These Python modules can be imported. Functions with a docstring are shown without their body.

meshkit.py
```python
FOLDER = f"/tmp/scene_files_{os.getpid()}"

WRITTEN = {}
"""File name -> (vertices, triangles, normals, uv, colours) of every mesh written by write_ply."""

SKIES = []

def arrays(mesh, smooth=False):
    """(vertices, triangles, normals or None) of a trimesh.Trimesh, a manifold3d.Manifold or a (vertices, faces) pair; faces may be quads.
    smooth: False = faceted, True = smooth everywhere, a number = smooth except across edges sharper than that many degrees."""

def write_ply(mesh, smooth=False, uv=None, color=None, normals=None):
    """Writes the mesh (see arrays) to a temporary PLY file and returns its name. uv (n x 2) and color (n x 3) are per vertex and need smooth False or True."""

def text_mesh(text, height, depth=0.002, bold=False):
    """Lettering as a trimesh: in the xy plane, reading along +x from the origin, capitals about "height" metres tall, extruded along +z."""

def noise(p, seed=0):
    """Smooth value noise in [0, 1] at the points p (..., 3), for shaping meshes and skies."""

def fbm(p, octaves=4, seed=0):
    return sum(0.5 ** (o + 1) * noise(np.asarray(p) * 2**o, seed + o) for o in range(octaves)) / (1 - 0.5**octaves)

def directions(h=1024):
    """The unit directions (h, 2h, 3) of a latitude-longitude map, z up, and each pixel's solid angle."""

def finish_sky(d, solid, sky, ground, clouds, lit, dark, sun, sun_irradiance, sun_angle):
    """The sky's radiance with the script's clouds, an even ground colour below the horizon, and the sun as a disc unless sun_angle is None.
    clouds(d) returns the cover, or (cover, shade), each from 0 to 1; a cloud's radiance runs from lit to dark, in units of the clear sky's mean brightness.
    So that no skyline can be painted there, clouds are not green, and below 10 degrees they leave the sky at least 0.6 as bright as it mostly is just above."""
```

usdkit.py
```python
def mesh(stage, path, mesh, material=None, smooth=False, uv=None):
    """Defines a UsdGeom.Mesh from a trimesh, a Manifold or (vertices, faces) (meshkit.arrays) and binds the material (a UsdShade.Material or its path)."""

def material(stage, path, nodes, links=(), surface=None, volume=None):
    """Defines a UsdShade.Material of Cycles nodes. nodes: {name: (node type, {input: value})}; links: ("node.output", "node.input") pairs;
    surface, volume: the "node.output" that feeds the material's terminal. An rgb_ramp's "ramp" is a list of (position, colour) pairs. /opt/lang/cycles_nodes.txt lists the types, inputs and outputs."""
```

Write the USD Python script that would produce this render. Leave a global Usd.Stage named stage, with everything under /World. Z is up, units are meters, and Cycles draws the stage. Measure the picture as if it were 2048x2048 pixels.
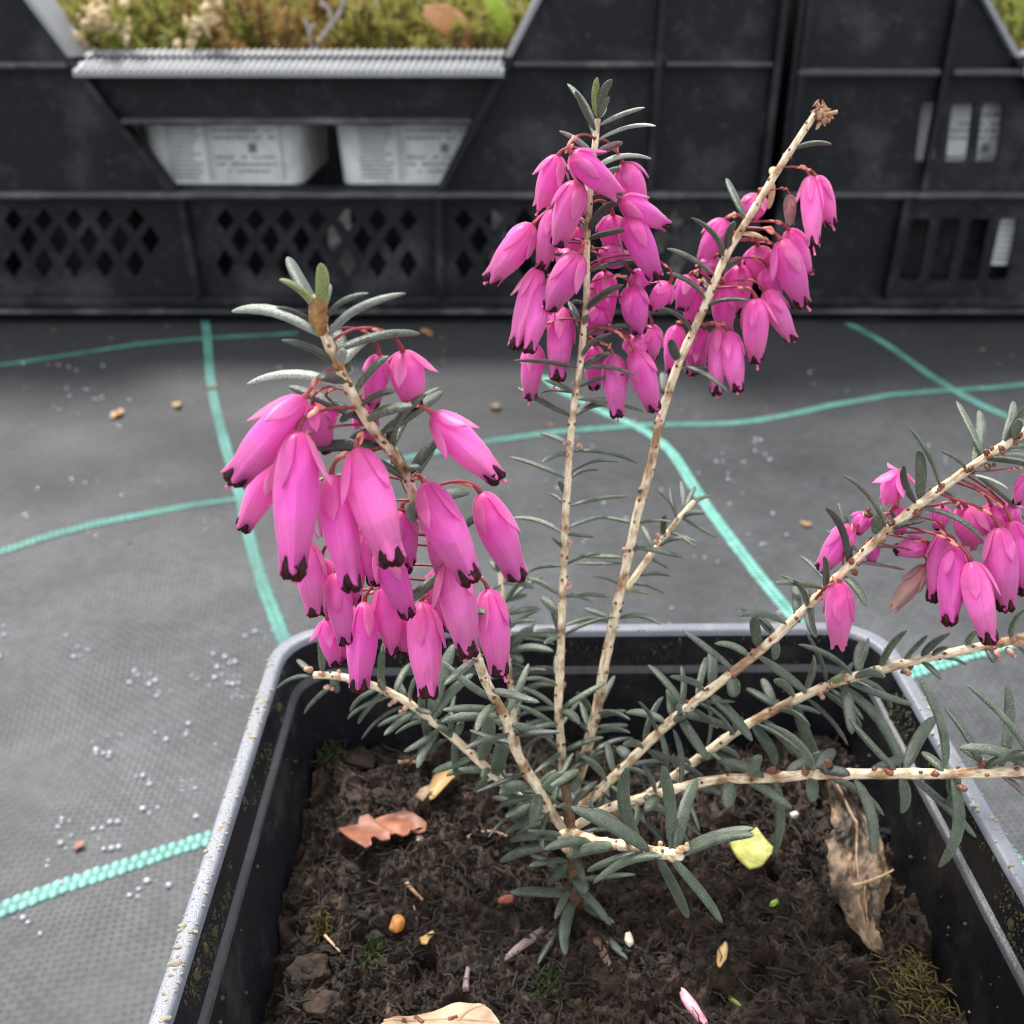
import math, random
import numpy as np, trimesh, usdkit
from meshkit import noise, fbm
from pxr import Usd, UsdGeom, UsdLux, UsdShade, Gf, Sdf
from shapely.geometry import Polygon, box as sbox

rng = np.random.default_rng(7)
random.seed(7)
stage = Usd.Stage.CreateInMemory()
UsdGeom.SetStageUpAxis(stage, UsdGeom.Tokens.z)
UsdGeom.SetStageMetersPerUnit(stage, 1.0)
UsdGeom.Xform.Define(stage, '/World')
UsdGeom.Scope.Define(stage, '/World/Looks')

# ---------------------------------------------------------------- camera
H = 0.147                       # eye height above the fabric
PITCH = math.radians(28.8)      # looking down
T = 0.52                        # tangent of half the field of view
EXPOSURE = 1.95
cam = UsdGeom.Camera.Define(stage, '/World/camera')
cam.AddTranslateOp().Set(Gf.Vec3d(0, 0, H))
cam.AddRotateXOp().Set(90 - math.degrees(PITCH))
cam.CreateFocalLengthAttr(24.0)
cam.CreateHorizontalApertureAttr(2 * T * 24.0)
cam.CreateVerticalApertureAttr(2 * T * 24.0)
cam.CreateClippingRangeAttr(Gf.Vec2f(0.005, 200))
cam.CreateFStopAttr(38.0)
cam.CreateFocusDistanceAttr(0.083)
cam.CreateExposureAttr(EXPOSURE)

# ---------------------------------------------------------------- sky and sun (overcast)
SUN_EL, SUN_AZ = math.radians(58), math.radians(-35)
SKY = 0.052
usdkit.material(stage, '/World/Looks/sky_look', {
    'sky': ('sky_texture', {'sky_type': 'single_scattering', 'sun_disc': False, 'sun_elevation': SUN_EL, 'sun_rotation': SUN_AZ, 'aerosol_density': 3.0}),
    'tc': ('texture_coordinate', {}),
    'n': ('noise_texture', {'scale': 2.2, 'detail': 5.0, 'roughness': 0.55}),
    'r': ('rgb_ramp', {'ramp': [(0.25, (5.6, 5.8, 6.2)), (0.6, (8.6, 8.7, 8.9)), (0.8, (10.5, 10.5, 10.4))]}),
    'm': ('mix', {'fac': 0.86}),
    'b': ('background_shader', {'strength': SKY})},
    [('tc.generated', 'n.vector'), ('n.fac', 'r.fac'), ('sky.color', 'm.color1'), ('r.color', 'm.color2'), ('m.color', 'b.color')], surface='b.background')
dome = UsdLux.DomeLight.Define(stage, '/World/sky')
UsdShade.MaterialBindingAPI.Apply(dome.GetPrim()).Bind(UsdShade.Material.Get(stage, '/World/Looks/sky_look'))
dome.GetPrim().SetCustomDataByKey('kind', 'structure')
sun = UsdLux.DistantLight.Define(stage, '/World/sun')
sun.CreateIntensityAttr(0.4)
sun.CreateAngleAttr(13.0)
sun.CreateColorAttr(Gf.Vec3f(1.0, 0.97, 0.92))
sun.CreateNormalizeAttr(True) if hasattr(sun, 'CreateNormalizeAttr') else None
sun.AddRotateZOp().Set(-math.degrees(SUN_AZ))
sun.AddRotateXOp().Set(-(90 - math.degrees(SUN_EL)))

# ---------------------------------------------------------------- measuring: regions of the photograph, rays into the place
REG = {'F': (0, 0, 2048/1932), 'R1': (0, 0, 1024/1932), 'R2': (1024, 0, 1024/1932), 'R3': (400, 460, 700/1932), 'R4': (440, 1000, 700/1932),
       'R5': (940, 120, 800/1932), 'R6': (1448, 750, 600/1932), 'R7': (1000, 1200, 1048/1932), 'R8': (0, 1200, 1048/1932),
       'R9': (880, 860, 600/1932), 'RA': (480, 1560, 488/1932), 'RB': (0, 1560, 488/1932)}
SP, CP = math.sin(PITCH), math.cos(PITCH)
FWD, UPV = np.array([0, CP, -SP]), np.array([0, SP, CP])
EYE = np.array([0, 0, H])
def px(reg, x, y):
    a = REG[reg]
    return np.array([a[0] + x*a[2], a[1] + y*a[2]])
def ray(p):
    nx, ny = (p[0]-1024)/1024*T, (p[1]-1024)/1024*T
    return FWD + np.array([nx, 0, 0]) - UPV*ny
def at(p, Z):
    return EYE + ray(p)*Z
def on_z(p, z):
    r = ray(p); s = (z - H)/r[2]
    return EYE + r*s
def on_y(p, y):
    r = ray(p); return EYE + r*(y/r[1])
def proj(v):
    d = np.asarray(v) - EYE
    Z = d @ FWD
    return np.array([1024 + 1024*d[0]/Z/T, 1024 - 1024*(d @ UPV)/Z/T]), Z
def size_at(npx, reg, Z):
    return npx*REG[reg][2]/1024*T*Z

# ---------------------------------------------------------------- prims
taken = {}
def numbered(parent, name):
    k = taken.get((parent, name), 0); taken[(parent, name)] = k + 1
    return f'{parent}/{name}' + (f'_{k:03d}' if k else '')
BASE = {}
def tag(prim, label=None, cat=None, group=None, kind=None):
    p = prim.GetPrim() if hasattr(prim, 'GetPrim') else prim
    for k, v in (('label', label), ('category', cat), ('group', group), ('kind', kind)):
        if v: p.SetCustomDataByKey(k, v)
    return p
def thing(name, base, label, cat, group=None, kind=None):
    path = numbered('/World', name)
    x = UsdGeom.Xform.Define(stage, path)
    x.AddTranslateOp().Set(Gf.Vec3d(*map(float, base)))
    BASE[path] = np.asarray(base, float)
    tag(x, label, cat, group, kind)
    return path
def verts(m):
    return (np.asarray(m.vertices), np.asarray(m.faces)) if hasattr(m, 'vertices') else (np.asarray(m[0], float), np.asarray(m[1]))
def part(parent, name, m, mat, smooth=False, uv=None, label=None, kind=None):
    """A mesh in world coordinates put under a thing (or under a part of it)."""
    v, f = verts(m)
    top = '/'.join(parent.split('/')[:3])
    path = numbered(parent, name)
    g = usdkit.mesh(stage, path, (v - BASE[top], f), MAT[mat], smooth=smooth, uv=uv)
    tag(g, label, None, None, kind)
    return path
def solo(name, m, mat, label=None, cat=None, group=None, kind=None, smooth=False):
    """A thing that is one mesh."""
    v, f = verts(m)
    path = numbered('/World', name)
    g = usdkit.mesh(stage, path, (v, f), MAT[mat], smooth=smooth)
    tag(g, label, cat, group, kind)
    return path
MAT = {}
def mat(name, nodes, links, surface='p.BSDF'):
    MAT[name] = usdkit.material(stage, '/World/Looks/' + name, nodes, links, surface=surface)

# ---------------------------------------------------------------- mesh helpers
def join(ms):
    vs, fs, n = [], [], 0
    for m in ms:
        v, f = verts(m)
        if f.shape[1] == 4: f = np.vstack([f[:, [0, 1, 2]], f[:, [0, 2, 3]]])
        vs.append(v); fs.append(f + n); n += len(v)
    return np.vstack(vs), np.vstack(fs)
def unit(v):
    v = np.asarray(v, float); return v/max(np.linalg.norm(v), 1e-12)
def resample(P, n):
    from scipy.interpolate import CubicSpline, PchipInterpolator
    P = np.asarray(P, float)
    s = np.r_[0, np.cumsum(np.linalg.norm(np.diff(P, axis=0), axis=1))]
    return CubicSpline(s, P)(np.linspace(0, s[-1], n)) if len(P) > 2 else P[0] + (P[1]-P[0])*np.linspace(0, 1, n)[:, None]
def frames(P, up=None):
    t = np.gradient(P, axis=0); t /= np.linalg.norm(t, axis=1)[:, None]
    a = np.array(up if up is not None else [0.3, 0.2, 0.93], float)
    us = []
    for k in range(len(P)):
        a = a - (a @ t[k])*t[k]
        if np.linalg.norm(a) < 1e-6: a = np.cross(t[k], [1, 0, 0.1])
        a = unit(a); us.append(a)
    us = np.array(us)
    return t, us, np.cross(t, us)
def tube(P, R, k=8, up=None, flat=1.0, sect=None):
    """Tube along P with radii R (along the side axis; the up axis is flat times that); sect(angle) gives a factor."""
    P = np.asarray(P, float); n = len(P); R = np.broadcast_to(np.asarray(R, float), (n,))
    t, u, w = frames(P, up)
    a = np.arange(k)*2*np.pi/k
    c, s = np.cos(a), np.sin(a)
    q = np.ones(k) if sect is None else sect(a)
    v = P[:, None] + R[:, None, None]*(w[:, None]*(c*q)[None, :, None] + u[:, None]*(s*q*flat)[None, :, None])
    v = v.reshape(-1, 3)
    i = np.arange(n-1)[:, None]*k; j = np.arange(k)[None]; jn = (j+1) % k
    f = np.stack([i+j, i+jn, i+k+jn, i+k+j], -1).reshape(-1, 4)
    f = np.vstack([f[:, [0, 1, 2]], f[:, [0, 2, 3]]])
    v = np.vstack([v, P[0], P[-1]])
    j = np.arange(k); jn = (j+1) % k
    f = np.vstack([f, np.stack([np.full(k, n*k), jn, j], 1), np.stack([np.full(k, n*k+1), (n-1)*k+j, (n-1)*k+jn], 1)])
    return v, f
def ball(c, r, sub=1, axis=None, seed=None, amp=0.0):
    m = trimesh.creation.icosphere(subdivisions=sub)
    v = np.array(m.vertices)
    if seed is not None: v = v*(1 + amp*(noise(v*1.7 + seed*3.1, seed) - 0.5)*2)[:, None]
    v = v*np.asarray(r, float)
    if axis is not None:
        z = unit(axis); x = unit(np.cross(z, [0.21, 0.93, 0.31])); y = np.cross(z, x)
        v = v @ np.stack([x, y, z])
    return v + np.asarray(c), np.array(m.faces)
def boxm(x0, x1, y0, y1, z0, z1, bev=0.0):
    if bev <= 0:
        m = trimesh.creation.box(bounds=[[x0, y0, z0], [x1, y1, z1]]); return np.array(m.vertices), np.array(m.faces)
    pts = []
    for X, sx in ((x0, 1), (x1, -1)):
        for Y, sy in ((y0, 1), (y1, -1)):
            for Zv, sz in ((z0, 1), (z1, -1)):
                for d in np.eye(3): pts.append([X + sx*bev*(1-d[0]), Y + sy*bev*(1-d[1]), Zv + sz*bev*(1-d[2])])
    m = trimesh.convex.convex_hull(np.array(pts)); return np.array(m.vertices), np.array(m.faces)
def hull(pts):
    m = trimesh.convex.convex_hull(np.array(pts)); return np.array(m.vertices), np.array(m.faces)
def sheet(poly, height, thick, step):
    """A thin leaf-like plate: shapely polygon in xy, height(x, y) gives its z; real thickness."""
    from scipy.spatial import Delaunay
    import shapely
    b = np.array(poly.exterior.segmentize(step).coords)[:-1] if hasattr(poly.exterior, 'segmentize') else np.array(shapely.segmentize(poly.exterior, step).coords)[:-1]
    x0, y0, x1, y1 = poly.bounds
    gx, gy = np.meshgrid(np.arange(x0, x1, step), np.arange(y0, y1, step)); g = np.stack([gx.ravel(), gy.ravel()], 1)
    ins = shapely.contains_xy(poly.buffer(-step*0.45), g[:, 0], g[:, 1])
    p = np.vstack([b, g[ins]])
    f = Delaunay(p).simplices
    c = p[f].mean(1); f = f[shapely.contains_xy(poly, c[:, 0], c[:, 1])]
    cr = np.cross(p[f[:, 1]]-p[f[:, 0]], p[f[:, 2]]-p[f[:, 0]]); f[cr < 0] = f[cr < 0][:, ::-1]
    z = height(p[:, 0], p[:, 1])
    n = len(p); k = len(b)
    v = np.vstack([np.c_[p, z + thick], np.c_[p, z]])
    j = np.arange(k); jn = (j+1) % k
    return v, np.vstack([f, f[:, ::-1] + n, np.stack([j, j+n, jn+n], 1), np.stack([j, jn+n, jn], 1)])
def extrude(poly, y0, y1):
    """A plate standing in the xz plane, from y0 to y1."""
    ms = [trimesh.creation.extrude_polygon(g, y1-y0, engine='earcut') for g in getattr(poly, 'geoms', [poly])]
    v, f = join(ms)
    return np.stack([v[:, 0], y1 - v[:, 2], v[:, 1]], 1), f

def extrude_x(pts, x0, x1):
    m = trimesh.creation.extrude_polygon(Polygon(pts), x1-x0, engine='earcut'); v = np.array(m.vertices)
    return np.stack([x0 + v[:, 2], v[:, 0], v[:, 1]], 1), np.array(m.faces)
# ---------------------------------------------------------------- materials
def simple(name, a, b, scale, rough=0.5, bump=0.0, bdist=0.0003, spec=0.5, vec='g.position', vscale=(1, 1, 1), detail=4.0, extra=None, lo=0.35, hi=0.65, rnd=0.0):
    n = {'g': ('geometry', {}), 'mp': ('mapping', {'scale': vscale}), 'n': ('noise_texture', {'scale': scale, 'detail': detail, 'roughness': 0.6}),
         'r': ('rgb_ramp', {'ramp': [(lo, a), (hi, b)]}), 'p': ('principled_bsdf', {'roughness': rough, 'specular_ior_level': spec, **(extra or {})})}
    l = [(vec, 'mp.vector'), ('mp.vector', 'n.vector'), ('n.fac', 'r.fac')]
    src = 'r.color'
    if rnd:
        n['oi'] = ('object_info', {}); n['mr'] = ('map_range', {'from_min': 0.0, 'from_max': 1.0, 'to_min': 1-rnd, 'to_max': 1+rnd}); n['hs'] = ('hsv', {})
        l += [('oi.random', 'mr.value'), ('mr.result', 'hs.value'), ('r.color', 'hs.color')]; src = 'hs.color'
    l.append((src, 'p.base_color'))
    if bump:
        n['bp'] = ('bump', {'strength': bump, 'distance': bdist}); l += [('n.fac', 'bp.height'), ('bp.normal', 'p.normal')]
    mat(name, n, l)

# black nursery plastic, dusty; the lit tops are painted paler
def plastic(name, base, dust, amount, rough, scale, spec):
    mat(name, {'g': ('geometry', {}), 'n': ('noise_texture', {'scale': scale, 'detail': 6.0, 'roughness': 0.7}), 'n2': ('noise_texture', {'scale': scale*14, 'detail': 3.0, 'roughness': 0.7}),
               'r': ('rgb_ramp', {'ramp': [(0.50, (0, 0, 0)), (0.74, (amount,)*3)]}), 'r2': ('rgb_ramp', {'ramp': [(0.62, (0, 0, 0)), (0.72, (amount,)*3)]}),
               'ad': ('mix', {'mix_type': 'add', 'fac': 1.0, 'use_clamp': True}), 'm': ('mix', {'color1': base, 'color2': dust}),
               'rr': ('map_range', {'from_min': 0.3, 'from_max': 0.7, 'to_min': rough-0.08, 'to_max': rough+0.15}),
               'bp': ('bump', {'strength': 0.25, 'distance': 0.0003}), 'p': ('principled_bsdf', {'specular_ior_level': spec})},
        [('g.position', 'n.vector'), ('g.position', 'n2.vector'), ('n.fac', 'r.fac'), ('n2.fac', 'r2.fac'), ('r.color', 'ad.color1'), ('r2.color', 'ad.color2'), ('ad.color', 'm.fac'), ('m.color', 'p.base_color'),
         ('n.fac', 'rr.value'), ('rr.result', 'p.roughness'), ('n2.fac', 'bp.height'), ('bp.normal', 'p.normal')])
plastic('crate_plastic', (0.0035, 0.004, 0.0055), (0.085, 0.087, 0.095), 0.42, 0.44, 28, 0.22)
plastic('crate_edge_lit', (0.026, 0.027, 0.031), (0.20, 0.20, 0.20), 0.6, 0.34, 45, 0.55)  # ledge highlights painted in: a paler base for the same black plastic
plastic('grip_plastic_lit', (0.20, 0.205, 0.22), (0.32, 0.32, 0.32), 0.5, 0.40, 60, 0.45)  # lit grip and notch flanges: sky light put into a pale base
plastic('pot_plastic', (0.005, 0.005, 0.007), (0.07, 0.065, 0.05), 0.25, 0.30, 160, 0.32)
plastic('pot_ledge_lit', (0.045, 0.047, 0.052), (0.16, 0.16, 0.15), 0.4, 0.30, 220, 0.45)  # paler base stands in for the light catching the inner step
plastic('pot_lip_lit', (0.155, 0.165, 0.195), (0.27, 0.275, 0.28), 0.5, 0.32, 260, 0.45)  # sky light on the black lip put into its grey base, scuffs over it

# petals: pink, paler towards the mouth, faint veins along the length
def petal(name, c0, c1, c2):
    mat(name, {'tc': ('texture_coordinate', {}), 's': ('separate_xyz', {}), 'g': ('geometry', {}), 'n': ('noise_texture', {'scale': 900.0, 'detail': 3.0}),
               'mp': ('mapping', {'scale': (34, 1.6, 1)}), 'v': ('noise_texture', {'scale': 1.0, 'detail': 2.0}), 'vr': ('rgb_ramp', {'ramp': [(0.35, (0.90, 0.84, 0.89)), (0.62, (1, 1, 1))]}),
               'r': ('rgb_ramp', {'ramp': [(0.0, c0), (0.25, c1), (0.75, c2), (1.0, c1)]}), 'm': ('mix', {'mix_type': 'multiply', 'fac': 1.0}),
               'oi': ('object_info', {}), 'mr': ('map_range', {'from_min': 0.0, 'from_max': 1.0, 'to_min': 0.90, 'to_max': 1.14}), 'wn': ('white_noise_texture', {'dimensions': '1D'}), 'hr': ('map_range', {'from_min': 0.0, 'from_max': 1.0, 'to_min': 0.492, 'to_max': 0.504}), 'sr': ('map_range', {'from_min': 0.0, 'from_max': 1.0, 'to_min': 1.04, 'to_max': 0.95}), 'hs': ('hsv', {}),
               'bp': ('bump', {'strength': 0.4, 'distance': 0.00012}),
               'p': ('principled_bsdf', {'roughness': 0.42, 'specular_ior_level': 0.35, 'subsurface_weight': 0.35, 'subsurface_scale': 0.0008, 'subsurface_radius': (1, 0.25, 0.7), 'sheen_weight': 0.15}),
               't': ('translucent_bsdf', {}), 'x': ('mix_closure', {'fac': 0.30})},
        [('tc.UV', 's.vector'), ('s.y', 'r.fac'), ('tc.UV', 'mp.vector'), ('mp.vector', 'v.vector'), ('v.fac', 'vr.fac'), ('r.color', 'm.color1'), ('vr.color', 'm.color2'),
         ('oi.random', 'mr.value'), ('oi.random', 'wn.w'), ('wn.value', 'hr.value'), ('hr.result', 'hs.hue'), ('wn.value', 'sr.value'), ('sr.result', 'hs.saturation'), ('mr.result', 'hs.value'), ('m.color', 'hs.color'), ('hs.color', 'p.base_color'), ('hs.color', 't.color'), ('g.position', 'n.vector'), ('n.fac', 'bp.height'), ('bp.normal', 'p.normal'),
         ('p.BSDF', 'x.closure1'), ('t.BSDF', 'x.closure2')], surface='x.closure')
petal('petal', (0.78, 0.060, 0.31), (0.89, 0.115, 0.50), (0.91, 0.175, 0.58))
petal('sepal', (0.76, 0.060, 0.30), (0.88, 0.115, 0.49), (0.90, 0.18, 0.54))
petal('petal_faded', (0.30, 0.10, 0.08), (0.42, 0.20, 0.17), (0.45, 0.26, 0.21))
simple('anther', (0.008, 0.0015, 0.002), (0.045, 0.009, 0.011), 2500, rough=0.45, bump=0.3, bdist=0.0001, spec=0.18)
simple('style_pink', (0.75, 0.10, 0.28), (0.85, 0.2, 0.38), 1500, rough=0.45)
simple('pedicel', (0.16, 0.012, 0.025), (0.34, 0.045, 0.06), 900, rough=0.45)
simple('bract', (0.50, 0.14, 0.10), (0.68, 0.30, 0.22), 1500, rough=0.55)
simple('side_bud', (0.30, 0.14, 0.09), (0.56, 0.34, 0.25), 1500, rough=0.55)
# leaves: grey-green with a fine pale bloom
def leafmat(name, dark, mid, pale, thresh):
    mat(name, {'g': ('geometry', {}), 'n': ('noise_texture', {'scale': 700.0, 'detail': 3.0}), 'f': ('noise_texture', {'scale': 9500.0, 'detail': 3.0}),
               'r': ('rgb_ramp', {'ramp': [(0.3, dark), (0.7, mid)]}), 'fr': ('rgb_ramp', {'ramp': [(thresh-0.03, (0, 0, 0)), (thresh+0.16, (0.75, 0.75, 0.75))]}), 'm': ('mix', {'color2': pale}),
               'oi': ('object_info', {}), 'mr': ('map_range', {'from_min': 0.0, 'from_max': 1.0, 'to_min': 0.7, 'to_max': 1.28}), 'hs': ('hsv', {}),
               'bp': ('bump', {'strength': 0.7, 'distance': 0.00010}), 'p': ('principled_bsdf', {'roughness': 0.33, 'specular_ior_level': 0.6, 'sheen_weight': 0.05, 'sheen_roughness': 0.4})},
        [('g.position', 'n.vector'), ('g.position', 'f.vector'), ('n.fac', 'r.fac'), ('f.fac', 'fr.fac'), ('fr.color', 'm.fac'), ('r.color', 'm.color1'), ('oi.random', 'mr.value'), ('mr.result', 'hs.value'),
         ('m.color', 'hs.color'), ('hs.color', 'p.base_color'), ('f.fac', 'bp.height'), ('bp.normal', 'p.normal')])
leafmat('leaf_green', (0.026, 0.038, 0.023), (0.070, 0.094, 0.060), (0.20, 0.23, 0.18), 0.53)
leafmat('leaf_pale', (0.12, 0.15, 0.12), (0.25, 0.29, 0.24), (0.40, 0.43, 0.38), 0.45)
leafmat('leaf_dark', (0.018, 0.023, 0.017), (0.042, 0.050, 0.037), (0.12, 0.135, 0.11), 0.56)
leafmat('leaf_olive', (0.10, 0.13, 0.025), (0.20, 0.23, 0.07), (0.36, 0.38, 0.22), 0.50)
leafmat('leaf_brown', (0.13, 0.055, 0.035), (0.26, 0.13, 0.09), (0.40, 0.30, 0.26), 0.55)
leafmat('leaf_purple', (0.10, 0.060, 0.065), (0.20, 0.13, 0.13), (0.38, 0.32, 0.32), 0.52)
simple('leaf_tip', (0.42, 0.40, 0.30), (0.60, 0.56, 0.46), 1500, rough=0.5)
mat('stem_bark', {'g': ('geometry', {}), 'tc': ('texture_coordinate', {}), 'mp': ('mapping', {'scale': (11, 16, 1)}), 'n': ('noise_texture', {'scale': 1.0, 'detail': 5.0, 'roughness': 0.65}), 'n2': ('noise_texture', {'scale': 420.0, 'detail': 3.0}),
                  'r': ('rgb_ramp', {'ramp': [(0.25, (0.14, 0.065, 0.03)), (0.35, (0.42, 0.29, 0.16)), (0.47, (0.68, 0.55, 0.37)), (0.64, (0.85, 0.77, 0.60))]}),
                  'r2': ('rgb_ramp', {'ramp': [(0.36, (0.42, 0.30, 0.22)), (0.52, (1, 1, 1))]}), 'm': ('mix', {'mix_type': 'multiply', 'fac': 1.0}), 'bp': ('bump', {'strength': 0.4, 'distance': 0.00010}), 'p': ('principled_bsdf', {'roughness': 0.6, 'specular_ior_level': 0.3})},
    [('tc.UV', 'mp.vector'), ('mp.vector', 'n.vector'), ('g.position', 'n2.vector'), ('n.fac', 'r.fac'), ('n2.fac', 'r2.fac'), ('r.color', 'm.color1'), ('r2.color', 'm.color2'), ('m.color', 'p.base_color'), ('n.fac', 'bp.height'), ('bp.normal', 'p.normal')])
simple('bark_brown', (0.045, 0.022, 0.012), (0.18, 0.10, 0.05), 900, rough=0.6, bump=0.6, bdist=0.0002)
simple('bud_brown', (0.15, 0.055, 0.012), (0.36, 0.19, 0.05), 900, rough=0.4, bump=0.3)
simple('bud_scale', (0.12, 0.028, 0.012), (0.40, 0.15, 0.06), 1500, rough=0.45)
simple('scar', (0.08, 0.026, 0.014), (0.24, 0.095, 0.055), 1200, rough=0.5)
simple('withered', (0.16, 0.06, 0.03), (0.50, 0.30, 0.17), 1100, rough=0.6)
simple('straw', (0.42, 0.28, 0.15), (0.60, 0.44, 0.26), 1100, rough=0.6)
# peat
mat('peat', {'g': ('geometry', {}), 'n': ('noise_texture', {'scale': 700.0, 'detail': 8.0, 'roughness': 0.72}), 'n2': ('noise_texture', {'scale': 140.0, 'detail': 5.0, 'roughness': 0.6}), 'w': ('noise_texture', {'scale': 2600.0, 'detail': 3.0}),
             'r': ('rgb_ramp', {'ramp': [(0.34, (0.0075, 0.0052, 0.0038)), (0.50, (0.038, 0.0245, 0.0165)), (0.64, (0.092, 0.062, 0.043)), (0.78, (0.20, 0.15, 0.115))]}),
             'r2': ('rgb_ramp', {'ramp': [(0.3, (0.65, 0.62, 0.62)), (0.7, (1.25, 1.15, 1.05))]}), 'm': ('mix', {'mix_type': 'multiply', 'fac': 1.0}),
             'rr': ('map_range', {'from_min': 0.35, 'from_max': 0.65, 'to_min': 0.26, 'to_max': 0.85}), 'bp': ('bump', {'strength': 1.0, 'distance': 0.0006}), 'p': ('principled_bsdf', {'specular_ior_level': 0.4})},
    [('g.position', 'n.vector'), ('g.position', 'n2.vector'), ('g.position', 'w.vector'), ('n.fac', 'r.fac'), ('n2.fac', 'r2.fac'), ('r.color', 'm.color1'), ('r2.color', 'm.color2'), ('m.color', 'p.base_color'),
     ('w.fac', 'rr.value'), ('rr.result', 'p.roughness'), ('n.fac', 'bp.height'), ('bp.normal', 'p.normal')])
def island(name, stops, rough=0.6, spec=0.3, trans=0.0):
    n = {'g': ('geometry', {}), 'r': ('rgb_ramp', {'ramp': stops}), 'n': ('noise_texture', {'scale': 900.0, 'detail': 3.0}), 'nr': ('rgb_ramp', {'ramp': [(0.3, (0.7,)*3), (0.7, (1.2,)*3)]}), 'm': ('mix', {'mix_type': 'multiply', 'fac': 1.0}),
         'p': ('principled_bsdf', {'roughness': rough, 'specular_ior_level': spec})}
    l = [('g.random_per_island', 'r.fac'), ('g.position', 'n.vector'), ('n.fac', 'nr.fac'), ('r.color', 'm.color1'), ('nr.color', 'm.color2'), ('m.color', 'p.base_color')]
    if trans:
        n['t'] = ('translucent_bsdf', {}); n['x'] = ('mix_closure', {'fac': trans}); l += [('m.color', 't.color'), ('p.BSDF', 'x.closure1'), ('t.BSDF', 'x.closure2')]
        mat(name, n, l, 'x.closure')
    else: mat(name, n, l)
island('peat_bits', [(0, (0.009, 0.0065, 0.005)), (0.45, (0.042, 0.027, 0.019)), (0.75, (0.11, 0.074, 0.052)), (0.93, (0.16, 0.12, 0.09)), (1, (0.30, 0.235, 0.165))], 0.7, 0.3)
island('peat_fibre', [(0, (0.02, 0.012, 0.008)), (0.5, (0.07, 0.043, 0.029)), (0.85, (0.16, 0.105, 0.07)), (1, (0.32, 0.23, 0.14))], 0.7, 0.3)
island('moss_green', [(0, (0.03, 0.05, 0.008)), (0.6, (0.09, 0.13, 0.02)), (1, (0.22, 0.28, 0.05))], 0.6, 0.3, 0.25)
island('moss_yellow', [(0, (0.10, 0.08, 0.02)), (0.5, (0.22, 0.18, 0.05)), (1, (0.38, 0.33, 0.12))], 0.6, 0.3, 0.2)
island('heather_olive', [(0, (0.30, 0.28, 0.07)), (0.45, (0.52, 0.48, 0.14)), (0.8, (0.66, 0.60, 0.25)), (1, (0.72, 0.58, 0.34))], 0.6, 0.3, 0.45)
island('heather_brown', [(0, (0.32, 0.21, 0.07)), (0.5, (0.56, 0.40, 0.17)), (1, (0.70, 0.54, 0.32))], 0.6, 0.3, 0.45)
island('heather_fresh', [(0, (0.28, 0.30, 0.07)), (0.5, (0.48, 0.50, 0.16)), (1, (0.66, 0.65, 0.34))], 0.6, 0.3, 0.45)
island('speck', [(0, (0.30, 0.26, 0.18)), (0.5, (0.60, 0.55, 0.44)), (1, (0.80, 0.78, 0.72))], 0.7, 0.3)
island('wall_algae', [(0, (0.06, 0.055, 0.03)), (0.7, (0.20, 0.175, 0.10)), (1, (0.42, 0.39, 0.28))], 0.8, 0.2)
island('cream_flower', [(0, (0.84, 0.72, 0.48)), (0.5, (0.93, 0.86, 0.64)), (1, (0.95, 0.93, 0.82))], 0.6, 0.3, 0.45)
island('grit', [(0, (0.16, 0.12, 0.08)), (0.6, (0.30, 0.26, 0.22)), (1, (0.45, 0.40, 0.36))], 0.8, 0.2)
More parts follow.
